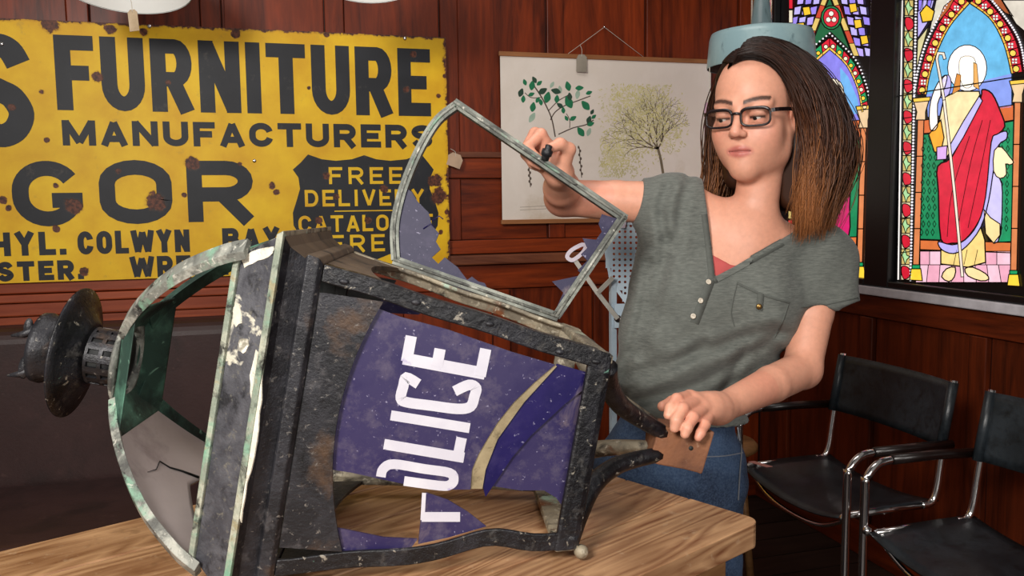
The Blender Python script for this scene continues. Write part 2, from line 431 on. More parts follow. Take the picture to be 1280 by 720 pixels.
# figure: halo, head, tunic, robe, hem, skirt, hands, feet, crook
disc(W2, (1209, 85), 24.5, WHITE, 5, 1.2, 29, 22, 1.15)
pane(W2, [(1201, 72), (1217, 72), (1220, 90), (1214, 108), (1204, 108), (1199, 90)], '#fff3dc', 6, .7, 1.15, .1, 3)
pane(W2, [(1196, 92), (1201, 94), (1200, 112), (1190, 118)], '#d98a3a', 7, .8)
pane(W2, [(1217, 78), (1221, 80), (1224, 112), (1217, 108)], '#f0b060', 7, .8)
pane(W2, [(1180, 122), (1196, 114), (1224, 114), (1226, 124), (1206, 160), (1184, 196), (1172, 196), (1161, 170), (1174, 150)], '#ffe6ae', 5, 1.8, 1.0, .45)
pane(W2, [(1161, 168), (1176, 150), (1180, 172), (1176, 190), (1168, 190)], '#f0a830', 6, 1.5)
pane(W2, [(1163, 162), (1162, 135), (1168, 112), (1178, 96), (1184, 96), (1180, 112), (1172, 130), (1172, 158)], '#fff0e6', 6, 1.4, 1.05, .1, 3)
pane(W2, [(1178, 98), (1186, 94), (1189, 104), (1186, 118), (1176, 122)], LIL, 6, 1.2, 1, .2, 2)
pane(W2, [(1228, 112), (1240, 117), (1250, 138), (1256, 158), (1245, 172), (1238, 200), (1234, 246), (1224, 276), (1206, 300), (1190, 304), (1176, 299), (1173, 240), (1172, 208), (1190, 196), (1212, 150), (1226, 122)], '#dc1f3c', 6, 2.0, 1.0, .4, 3)
pane(W2, [(1224, 120), (1228, 126), (1204, 172), (1188, 198), (1186, 184), (1204, 152)], '#c6bdf4', 7, 1.4)
pane(W2, [(1171, 184), (1184, 182), (1183, 199), (1171, 200)], '#d9a9e6', 7, 1.3)
pane(W2, [(1239, 178), (1246, 168), (1258, 164), (1258, 174), (1248, 182), (1242, 212), (1236, 250), (1226, 284), (1208, 308), (1192, 317), (1177, 312), (1173, 302), (1190, 306), (1206, 300), (1222, 280), (1232, 246)], '#b9b0f0', 8, 1.6, 1, .25, 3)
pane(W2, [(1242, 214), (1250, 224), (1253, 240), (1251, 292), (1243, 304), (1234, 290), (1230, 262), (1236, 246)], '#cfc6f6', 7, 1.6, 1, .25, 2)
pane(W2, [(1230, 262), (1238, 272), (1250, 280), (1250, 294), (1242, 304), (1232, 292)], '#ffdf9e', 8, 1.4)
pane(W2, [(1176, 312), (1192, 317), (1208, 308), (1226, 284), (1231, 300), (1232, 328), (1210, 334), (1176, 330)], '#ffdb86', 6, 1.8, 1.0, .45)
for x0 in (1192, 1205, 1218): lead_line(W2, [(x0+4, 312), (x0, 331)], .8, 8)
for pts in ([(1228, 150), (1214, 200), (1196, 290)], [(1238, 150), (1226, 210), (1210, 285)], [(1212, 170), (1190, 240), (1184, 296)]): lead_line(W2, smooth_pts(pts, 6), .8, 7)
pane(W2, [(1243, 188), (1252, 184), (1262, 196), (1267, 203), (1262, 206), (1257, 205), (1258, 218), (1250, 223), (1242, 214)], '#ffe6b8', 9, 1.4, 1.05, .15, 2)
pane(W2, [(1177, 346), (1183, 336), (1194, 334), (1193, 346), (1186, 352)], '#ffdca0', 8, 1.6, 1, .3, 2)
pane(W2, [(1206, 336), (1216, 334), (1232, 342), (1236, 349), (1226, 351), (1210, 345)], '#ffdca0', 8, 1.6, 1, .3, 2)
cr = smooth_pts([(1181, 74), (1180, 68), (1175, 65), (1171, 70), (1172, 80), (1175, 96), (1180, 125)], 5)
for P, wd in ((cr, 3.4), ([(1180, 125), (1192, 230), (1203, 346)], 3.6)):
    Q = resample(P, 10); L = strip2(Q, wd)
    pts = [q[0] for q in L]+[L[-1][1]]+[L[-1][2]]+[q[3] for q in reversed(L)]
    pane(W2, pts, '#f6e3d0', 10, 1.0)
lead_line(W2, [(1118, 121), (1290, 93)], 1.6, 12)
# --- left light
W1 = wf1
aL = [(996, 150), (1000, 118), (1012, 86), (1037, 62)]; aR = [(1037, 62), (1058, 82), (1072, 112), (1077, 140)]
aLo = [(986, 150), (990, 112), (1005, 76), (1037, 47)]; aRo = [(1037, 47), (1066, 76), (1080, 108), (1086, 138)]
pane(W1, list(smooth_pts(aL, 4))+list(smooth_pts(aR, 4))[1:]+[(1077, 150), (998, 158)], '#8d86ee', 1, 1.4, .95, .4)
pane(W1, [(1050, 84), (1060, 96), (1072, 124), (1074, 142), (1052, 144)], '#6fb4ee', 2, 0, .95)
for a, b in ((aL, aLo), (aR, aRo)):
    n = 9; I, O = resample(a, n), resample(b, n); arch_band(W1, I, O, [RED, GRN], 3, 1.1)
    for i in range(n): disc(W1, quadpt(quadpt(I[i], I[i+1], .5), quadpt(O[i], O[i+1], .5), .5), 2.8, YEL if i % 2 else '#fff0d0', 5, 1.0, n=8)
    arch_band(W1, I, [quadpt(I[i], O[i], .25) for i in range(n+1)], ['#f2c45a'], 5, .8)
    dotted(W1, [quadpt(I[i], O[i], 1.35) for i in range(n+1)], 24, 1.2)
# gable with roundel
pane(W1, [(1037, -4), (1062, 62), (1038, 40), (1012, 64)], '#17603a', 2, 1.5)
arch_band(W1, resample([(1037, -8), (1067, 70)], 5), resample([(1043, -10), (1074, 70)], 5), ['#e0c06a', '#c9462e'], 3, 1.0)
arch_band(W1, resample([(1037, -8), (1008, 70)], 5), resample([(1031, -10), (1001, 70)], 5), ['#e0c06a', '#c9462e'], 3, 1.0)
disc(W1, (1039, 22), 13, '#1f7a48', 4, 1.4, 15, 14); disc(W1, (1039, 22), 10, '#d92a3a', 5, 1.2, 12, 12)
for a_ in (90, 210, 330): disc(W1, (1039+4*math.cos(math.radians(a_)), 22-5*math.sin(math.radians(a_))), 3.4, '#fff0e0', 6, .8, n=8)
disc(W1, (1039, 22), 2, '#e03a3a', 8, .6, n=6)
# lilac quarries left and right of the gable
for sx, x0 in ((1, 1050), (-1, 1026)):
    for r in range(6):
        for c in range(3):
            xx = x0+sx*(c*10+r*4); y0 = -6+r*13
            if xx+9*sx > 1089 or xx+9*sx < 988: continue
            pane(W1, [(xx, y0), (xx+9*sx, y0+2), (xx+10*sx, y0+12), (xx+2*sx, y0+11)], [LIL, '#9a86ea', '#b9a4f4'][(r+c) % 3], 1.5, 1.2)
for c in ((1066, 10), (1072, 30), (1080, 50), (1008, 14), (1001, 34)):
    pane(W1, [(c[0]-5, c[1]-5), (c[0]+4, c[1]-6), (c[0]+6, c[1]+4), (c[0]-3, c[1]+6)], '#f2c230', 5, 1.4)
# border right, column, panels and figure
dotted(W1, [(1090, -5), (1085, 345)], 80, 1.3)
for i in range(20):
    y0 = -5+i*17.5; xx = 1093-.3*i
    pane(W1, [(xx, y0), (xx+4, y0), (xx+4, y0+16), (xx, y0+16)], [RED, '#e8dcc0', PALE, '#c9b26a'][i % 4], 2, 1)
for i in range(20):
    y0 = -5+i*17.5; xx = 986-.05*i
    pane(W1, [(xx, y0), (xx+5, y0), (xx+5, y0+16), (xx, y0+16)], [RED, '#e8dcc0', PALE, '#c9b26a'][i % 4], 2, 1)
column(W1, 1076, 1071, 160, 328, 7)
column(W1, 1000, 1000, 170, 328, 7)
pane(W1, [(1056, 152), (1076, 150), (1076, 172), (1056, 174)], '#d86a35', 2, 1.3)
pane(W1, [(1012, 172), (1076, 172), (1071, 296), (1012, 298)], '#0b8f5a', 2, 1.4, .9, .5)
pane(W1, [(1012, 298), (1071, 296), (1070, 312), (1012, 314)], '#d9733a', 3, 1.3)
for i in range(4): pane(W1, [(1012+15*i, 314), (1027+15*i, 313), (1027+15*i, 346), (1012+15*i, 346)], '#f0b4c8', 2, 1.1)
disc(W1, (1041, 116), 14, '#fff2d8', 5, 1.2, 18, 16, 1.1)
pane(W1, [(1036, 108), (1046, 108), (1047, 122), (1041, 132), (1036, 124)], '#ffe0b0', 6, .8, 1.05, .2, 2)
pane(W1, [(1034, 138), (1050, 136), (1060, 156), (1064, 200), (1062, 260), (1060, 300), (1030, 304), (1024, 200), (1026, 156)], '#cf1f6a', 6, 1.8, 1, .4, 2)
pane(W1, [(1040, 140), (1046, 140), (1042, 240), (1036, 240)], '#e89ad0', 7, 1.2)
pane(W1, [(1030, 304), (1060, 300), (1058, 328), (1032, 330)], '#ffcf5e', 6, 1.5)
pane(W1, [(1034, 332), (1044, 330), (1046, 342), (1036, 344)], '#ffdca0', 7, 1.3); pane(W1, [(1048, 330), (1058, 330), (1062, 340), (1050, 343)], '#ffdca0', 7, 1.3)
for wn, mb in LQ.items(): mb.build('lead_came', m_lead, bpy.data.objects[wn])
# ------------------------------------------------------------------ workbench table
TZ = .78
tB = np.array([.501, 2.004]); tR = np.array([.835, 1.290])
ex = (tB-tR)/np.linalg.norm(tB-tR)            # across the table, to the back
el = np.array([-ex[1], ex[0]]); el = el if el[0] < 0 else -el   # along the table, to the left
TW, TL = float(np.linalg.norm(tB-tR)), 1.75
m_table = None
def table_wood():
    t = NT('scrubbed_pine')
    v = t.coord(scale=(1/9, 1, 1))
    info = t.n('ShaderNodeObjectInfo')
    off = t.n('ShaderNodeCombineXYZ', {0: t.math('MULTIPLY', info.outputs['Random'], 9.0), 1: t.math('MULTIPLY', info.outputs['Random'], 5.0)}).outputs[0]
    v2 = t.n('ShaderNodeVectorMath', {0: v, 1: off}, operation='ADD').outputs[0]
    ring = t.n('ShaderNodeTexNoise', {'Scale': 7.0, 'Detail': 2, 'Distortion': .8}); t.t.links.new(v2, ring.inputs['Vector'])
    g = t.math('FRACT', t.math('MULTIPLY', ring.outputs['Fac'], 15.0))
    g = t.math('ABSOLUTE', t.math('SUBTRACT', g, .5)); g = t.math('MULTIPLY', g, 2.0)
    fine = t.noise(70, 5, .6, v2); big = t.noise(2.6, 3, .5)
    fac = t.math('ADD', t.math('MULTIPLY', g, .3), t.math('MULTIPLY', fine, .7))
    c = t.mix(t.ramp(fac, .24, .76), srgb('#7a4e32'), srgb('#c89d74'))
    c = t.mix(t.ramp(big, .52, .7, 0, .55), c, srgb('#6a4529'))
    c = t.mix(t.ramp(t.noise(9, 5, .6), .62, .7, 0, .6), c, srgb('#4a2c1a'))
    c = t.mix(t.ramp(t.noise(35, 4, .7), .62, .72, 0, .35), c, srgb('#cdb394'))
    t.bump(fac, .25, .003)
    return t.fin(c, .42)
m_table = table_wood()
Mt = Matrix.Identity(4)
for i in range(2): Mt[i][0], Mt[i][1], Mt[i][3] = -el[i], ex[i], tR[i]
table = thing('workbench_table', 'scarred scrubbed pine table carrying the broken blue police lantern', 'table', mat4=Mt)
npl = 5
for i in range(npl):
    y0 = TW*i/npl; y1 = TW*(i+1)/npl
    mb = MB()
    if i == 0:      # front plank with a rounded corner
        P = [(TL, y0), (TL, y1-.001), (0, y1-.001), (0, .05)]+[(.03-.03*math.cos(a), .03-.03*math.sin(a)) for a in np.linspace(.1, 1.5, 6)]
    else: P = [(TL, y0+.001), (TL, y1-.001), (0, y1-.001), (0, y0+.001)]
    mb.prism([(-p[0], p[1], TZ-.045) for p in P], (0, 0, .045))
    mb.build('plank', m_table, table, .004)
m_tframe = wood('table_frame_pine', '#6a4328', '#b5875a', 'X', 1, .5, 8)
MB().bbox((.09-TL, .06, TZ-.155), (-.09, .085, TZ-.046)).build('apron', m_tframe, table, .003)
MB().bbox((.09-TL, TW-.085, TZ-.155), (-.09, TW-.06, TZ-.046)).build('apron', m_tframe, table, .003)
MB().bbox((-.09, .09, TZ-.155), (-.065, TW-.09, TZ-.046)).build('apron', m_tframe, table, .003)
MB().bbox((.065-TL, .09, TZ-.155), (.09-TL, TW-.09, TZ-.046)).build('apron', m_tframe, table, .003)
for x in (-.13, .05-TL):
    for y in (.04, TW-.12): MB().bbox((x, y, 0), (x+.08, y+.08, TZ-.046)).build('leg', m_tframe, table, .004)

# ------------------------------------------------------------------ tubular armchairs
m_chrome = NT('chrome_tube').fin((.72, .70, .70, 1), .12, 1.0)
m_leather = worn('black_leather', '#1a1f23', [('#282e33', 9, .45, .7), ('#0d0f11', 30, .5, .75)], .36, 0, .12, 120)
m_armpad = plain('black_arm_sleeve', '#1a0f0d', .3)
def armchair(yc, label, wd=.54):
    t = thing('tubular_armchair', label, 'chair', (1.66, yc, 0), 'black leather and chrome armchairs along the right wall')
    h = wd/2
    for s in (-1, 1):
        y = s*h
        # front leg, arm: one tube from floor up and back to the upright
        pts = [(.30, y, .012), (-.10, y, .012), (-.155, y, .03), (-.172, y, .08), (-.172, y, .57)]
        pts = pts+[(-.168, y, .62), (-.135, y, .655), (-.09, y, .664)]
        MB().tube(smooth_pts(pts, 4), .0115, 10).build('leg', m_chrome, t)
        MB().tube([(-.09, y, .664), (.05, y, .664), (.175, y*.97, .66)], .0135, 10).build('armrest', m_armpad, t)
        # back upright
        yb_ = s*(h-.03)
        MB().tube(smooth_pts([(.10, yb_, .485), (.135, yb_, .49), (.152, yb_, .53), (.165, yb_, .62), (.20, yb_, .835)], 4), .0105, 10).build('back_upright', m_chrome, t)
        b = MB().ball((-.172, y-s*.012, .485), .013, 6); b.build('bolt', m_chrome, t)
        b = MB().tube([(-.16, yb_, .484), (.12, yb_, .484)], .010, 8); b.build('seat_rail', m_chrome, t)
    # seat: slung leather, edges dip
    def sling(nx, ny, f):
        vs = []; fs = []
        for k in (0, 1):
            for i in range(nx+1):
                for j in range(ny+1):
                    p, n_ = f(i/nx, j/ny); vs.append(p-n_*(.004*k))
        m = (nx+1)*(ny+1)
        for i in range(nx):
            for j in range(ny):
                a = i*(ny+1)+j; q = (a, a+1, a+ny+2, a+ny+1); fs.append(q); fs.append(tuple(m+x for x in reversed(q)))
        for i in range(nx):
            for j in (0, ny):
                a = i*(ny+1)+j; b_ = a+ny+1; fs.append((a, b_, b_+m, a+m))
        for j in range(ny):
            for i in (0, nx):
                a = i*(ny+1)+j; b_ = a+1; fs.append((a, b_, b_+m, a+m))
        mb = MB(); mb.add(vs, fs, True); return mb
    def fs_(a, b):
        x = -.175+.33*a; y = (b-.5)*2*(h-.025); dip = (1-abs(2*b-1)**2.2)
        return np.array([x, y, .496-.035*dip*(1-.2*a)-.012*(1-a)**6]), np.array([0, 0, 1.])
    sling(10, 14, fs_).build('seat', m_leather, t)
    def fb_(a, b):
        y = (b-.5)*2*(h-.018); z = .645+.185*a; bow = .028*(1-abs(2*b-1)**2.4)
        return np.array([.158+(z-.62)*.16+bow, y, z]), np.array([1., 0, 0])
    bk = sling(8, 14, fb_); bk.build('backrest', m_leather, t)
    for s in (-1, 1): MB().tube([(.1605, s*(h-.03), .645), (.196, s*(h-.03), .83)], .0145, 10).build('back_sleeve', m_leather, t)
    # curved brace under the front of the seat, rear floor bar
    MB().tube(smooth_pts([(-.15, -h+.02, .478), (-.15, -h*.5, .42), (-.15, 0, .405), (-.15, h*.5, .42), (-.15, h-.02, .478)], 6), .007, 8).build('front_brace', m_chrome, t)
    MB().tube([(.30, -h, .012), (.30, h, .012)], .0115, 10).build('floor_bar', m_chrome, t)
    return t
armchair(2.17, 'black leather and chrome armchair nearer the room corner, directly behind the woman')
armchair(1.56, 'black leather and chrome armchair cut off by the right edge of the picture')

# ------------------------------------------------------------------ leather settle along the left of the back wall
m_sofa = worn('dark_brown_leather', '#341c1a', [('#3f2624', 3, .4, .65), ('#281412', 6, .5, .7), ('#4c322e', 40, .62, .78)], .5, 0, .12, 90)
sofa = thing('leather_bench', 'dark brown leather high-backed bench against the panelled wall behind the table', 'bench', (-.85, 2.95, 0))
def cushion(lo, hi, name, bev):
    mb = MB().bbox(lo, hi); o = mb.build(name, m_sofa, sofa); b = o.modifiers.new('bevel', 'BEVEL'); b.width = bev; b.segments = 5
    return o
cushion((-1.35, .22, .36), (1.05, .40, .955), 'backrest', .05)
cushion((-1.35, -.42, .26), (1.05, .235, .43), 'seat_cushion', .05)
cushion((-1.35, -.40, .06), (1.05, .38, .27), 'base', .02)
for x in (-1.28, .98):
    for y in (-.34, .32): MB().bbox((x-.03, y-.03, 0), (x+.03, y+.03, .07)).build('foot', MC['black_frame_paint'], sofa)

# ------------------------------------------------------------------ wooden stool glimpsed behind the woman
p = onz(934, 545, .5); st = thing('round_stool', 'round tan wooden stool top showing between the woman and the armchair', 'stool', (p[0]+.0, p[1]+.12, 0))
st.location = (1.50, 2.60, 0)
MB().lathe([(0, .52), (.125, .52), (.135, .51), (.135, .495), (.12, .485), (0, .485)], 28).build('seat', wood('stool_wood', '#5a3a22', '#a87c4e', 'X', 1, .45, 6), st)
for a in range(4):
    c, s_ = math.cos(a*math.pi/2+.7), math.sin(a*math.pi/2+.7)
    MB().tube([(c*.08, s_*.08, .49), (c*.125, s_*.125, 0)], .014, 8).build('leg', MC['stool_wood'], st)
pt_ = np.array([1.545, 2.30, .4965])
tag(MB().prism([(1.500, 2.405, .4985), (1.522, 2.405, .4985), (1.545, 2.335, .4985), (1.523, 2.335, .4985)], (0, 0, .0015)).build('paper_tag', plain('pink_card', '#c98a80', .6)), 'pinkish paper tag lying on the seat of the armchair beside the woman', 'tag')

# ------------------------------------------------------------------ enamel lamp shades
m_enamel = worn('white_enamel', '#f2f2ee', [('#f6f6f2', 8, .4, .6), ('#9a958c', 50, .68, .75)], .22, 0, .05)
m_enamel_d = plain('dark_enamel', '#1d2420', .3)
m_string = plain('string', '#c9c2b4', .8)
m_card = worn('buff_card', '#a08a6c', [('#b7a184', 20, .4, .65), ('#7d6a50', 60, .6, .72)], .75, 0, .1)
def hang_lamp(cx, yl, d, r, label):
    c = atd(cx, yl, d)
    t = thing('lamp_shade', label, 'lamp', tuple(c), 'white enamel lamp shades hanging over the sign')
    t.rotation_euler = Matrix.Rotation(-.24, 4, Vector(RT)).to_euler()
    MB().lathe([(r, 0), (r*1.005, .004), (r*.985, .05), (r*.90, .10), (r*.5, .15), (.05, .17), (.045, .2)], 48).build('shade_outside', m_enamel, t)
    MB().lathe([(r*.995, .002), (r*.975, .05), (r*.89, .096), (r*.49, .143), (.0, .16)], 48).build('shade_inside', m_enamel, t)
    MB().lathe([(r*.995, .004), (r*1.008, 0), (r*1.012, .005), (r*1.005, .010)], 48).build('rim', m_enamel_d, t)
    MB().lathe([(0, .215), (.045, .205), (.045, .195), (0, .19)], 24).build('gallery', m_enamel_d, t)
    MB().tube([(0, 0, .2), (0, 0, 1.0)], .006, 8).build('cord', m_enamel_d, t)
    return t, c
L1, c1 = hang_lamp(150, -22, 2.45, .197, 'white enamel lamp shade with a buff price tag above the yellow sign')
L2, c2 = hang_lamp(456, -28, 2.45, .155, 'white enamel lamp shade without a tag, above the right half of the yellow sign')
def price_tag(name, px, top, bot, d, wpx, mat, label, tilt=0.0, string_to=None, depthvec=None):
    """card tag facing the camera-ish with string"""
    t = thing(name, label, 'tag', tuple(atd(px, top, d)))
    O = atd(px, top, d); s_ = d/F; H_ = (bot-top)*s_; W_ = wpx*s_
    rx = RT*math.cos(tilt)+UP*math.sin(tilt); uy = UP*math.cos(tilt)-RT*math.sin(tilt)
    P = [rx*(-W_*.25), rx*(W_*.25), rx*(W_*.5)-uy*W_*.28, rx*(W_*.5)-uy*H_, rx*(-W_*.5)-uy*H_, rx*(-W_*.5)-uy*W_*.28]
    MB().prism(P, FW*.0012).build('card', mat, t)
    if string_to is not None:
        S = atd(*string_to, d)-O; MB().tube(smooth_pts([-uy*W_*.2, S*.5+rx*W_*.1, S], 4), .0011, 6).build('string', m_string, t)
    return t
price_tag('price_tag', 165, 12, 39, 2.23, 12, m_card, 'buff price tag hanging from the white lamp shade over the sign', .12, (161, -6))

# ------------------------------------------------------------------ blue-grey shade on a chrome pipe
m_blue = worn('blue_grey_enamel', '#7f9aa0', [('#90a8ab', 8, .4, .65), ('#5c7378', 25, .6, .72)], .3, 0, .06)
c = atd(951, 82, 2.45)
t = thing('industrial_lamp', 'blue-grey metal lamp shade on a chrome pipe behind the woman’s head', 'lamp', tuple(c))
r = .150
MB().lathe([(r, -.005), (r*1.01, 0), (r*.965, .075), (r*.93, .09), (.06, .108), (.03, .11)], 48).build('shade_outside', m_blue, t)
MB().lathe([(r*.99, -.003), (r*.95, .073), (r*.9, .086), (0, .10)], 48).build('shade_inside', plain('shade_lining', '#4a3a34', .5), t)
MB().lathe([(.0, .107), (.029, .107), (.029, .9), (0, .9)], 28).build('pipe', m_chrome, t)
m_lilac = plain('lilac_card', '#b08a9c', .7)
price_tag('price_tag', 885, 128, 196, 2.40, 9, m_lilac, 'pinkish lilac tag hanging from the blue-grey lamp shade', 0, (887, 84))

# ------------------------------------------------------------------ perforated blue-grey metal chair behind the woman
m_bluem = worn('blue_grey_paint', '#9fb0bd', [('#b3c1ca', 10, .4, .65), ('#75838e', 40, .62, .74)], .4, 0, .06)
D0 = 2.35
def P3(x, y, d=D0): return atd(x, y, d)
base = P3(790, 400); ch = thing('metal_chair', 'blue-grey metal chair with a perforated back behind the lantern door', 'chair', (base[0], base[1], 0))
B0 = np.array([base[0], base[1], 0])
def rel(pts): return [np.array(p)-B0 for p in pts]
# perforated plate: grid of squares, each with a real round hole
def perforated(poly, pitch, rad):
    mb = MB(); ext = FW*.003
    xs_ = [p[0] for p in poly]; ys_ = [p[1] for p in poly]
    def inside(x, y):
        r_ = False; n = len(poly)
        for i in range(n):
            (x1, y1), (x2, y2) = poly[i], poly[(i+1) % n]
            if (y1 > y) != (y2 > y) and x < (x2-x1)*(y-y1)/(y2-y1)+x1: r_ = not r_
        return r_
    y = min(ys_)
    while y < max(ys_):
        x = min(xs_)
        while x < max(xs_):
            cx_, cy_ = x+pitch/2, y+pitch/2
            if inside(cx_, cy_):
                hole = all(inside(cx_+a*pitch*.45, cy_+b*pitch*.45) for a in (-1, 1) for b in (-1, 1))
                sq = []; n = 8
                for k in range(n):
                    a = math.pi*2*k/n+math.pi/8; m_ = max(abs(math.cos(a)), abs(math.sin(a)))
                    sq.append((cx_+pitch/2*math.cos(a)/m_, cy_+pitch/2*math.sin(a)/m_))
                co = [(cx_+sx*pitch/2, cy_+sy*pitch/2) for sx, sy in ((1, 1), (-1, 1), (-1, -1), (1, -1))]
                if hole:
                    ci = [(cx_+rad*math.cos(math.pi*2*k/n+math.pi/8), cy_+rad*math.sin(math.pi*2*k/n+math.pi/8)) for k in range(n)]
                    V = rel([P3(*q) for q in sq+ci]+[P3(*q)+ext for q in ci]); f = []
                    for k in range(n):
                        f.append((k, (k+1) % n, n+(k+1) % n, n+k)); f.append((n+k, n+(k+1) % n, 2*n+(k+1) % n, 2*n+k))
                    mb.add(V, f)
                    for q in range(4):
                        a_, b_ = sq[(2*q) % n], sq[(2*q+1) % n]; mb.add(rel([P3(*a_), P3(*co[q]), P3(*b_)]), [(0, 1, 2)])
                else: mb.add(rel([P3(*q) for q in co]), [(0, 1, 2, 3)])
            x += pitch
        y += pitch
    return mb
plate = [(757, 283), (772, 279), (842, 279), (842, 320), (822, 378), (783, 378), (764, 352), (758, 318)]
perforated(plate, 7.0, 1.75).build('perforated_back', m_bluem, ch)
edge = MB()
for q in strip2(plate, 4, True): edge.add(rel([P3(*p, D0-.002) for p in q])+rel([P3(*p, D0+.006) for p in q]), [(0, 1, 2, 3), (4, 7, 6, 5), (0, 4, 5, 1), (3, 2, 6, 7)])
edge.build('back_edge', m_bluem, ch)
m_pale = plain('pale_lilac_metal', '#cfc3cf', .35)
for a, b in (((777, 285), (789, 240)), ((800, 282), (800, 240))): MB().tube(rel([P3(*a), P3(*b)]), 1, sec=(.03, .006)).build('strap', m_pale, ch)
def foot(px, y0): q = P3(px, y0); return q, np.array([q[0], q[1], 0.0])
for px, y0 in ((766, 348), (832, 350)):
    a, b = foot(px, y0); MB().tube(rel([a, b]), 1, sec=(.016, .016)).build('upright', m_bluem, ch)
MB().prism(rel([P3(768, 380, D0-.012), P3(838, 378, D0-.012), P3(838, 408, D0-.012), P3(768, 410, D0-.012)]), FW*.02).build('bracket_plate', m_bluem, ch)
MB().tube(rel([P3(772, 398, D0-.02), P3(772, 398, D0-.005)]), .010, 12).build('bolt', m_chrome, ch)
m_strut = plain('pale_steel', '#a9a59c', .4, .3)
MB().tube(rel([P3(772, 398, D0-.02), P3(747, 366, D0-.02), P3(718, 324, D0-.02)]), 1, sec=(.012, .012)).build('strut', m_strut, ch)
MB().tube(rel([P3(747, 366, D0-.026), P3(766, 347, D0-.026)]), 1, sec=(.011, .011)).build('strut', m_strut, ch)
ring = [(p[0], p[1]) for p in smooth_pts([(709, 321), (714, 313), (727, 306), (732, 308), (728, 316), (716, 325)], 5, True)]
mb = MB()
for q in strip2(ring, 5, True): mb.add(rel([P3(*p, D0-.03) for p in q])+rel([P3(*p, D0-.018) for p in q]), [(0, 1, 2, 3), (4, 7, 6, 5), (0, 4, 5, 1), (3, 2, 6, 7)])
mb.build('catch', m_pale, ch)
a1, a2 = foot(766, 348)[1], foot(832, 350)[1]; back = np.array([FW[0], FW[1], 0]); back /= np.linalg.norm(back)
seat = [a1+back*.02, a2+back*.02, a2+back*.40, a1+back*.40]
MB().prism(rel([s_+np.array([0, 0, .45]) for s_ in seat]), (0, 0, .02)).build('seat', m_bluem, ch, .004)
for q in (a1+back*.40, a2+back*.40): MB().tube(rel([q, q+np.array([0, 0, .46])]), 1, sec=(.016, .016)).build('leg', m_bluem, ch)
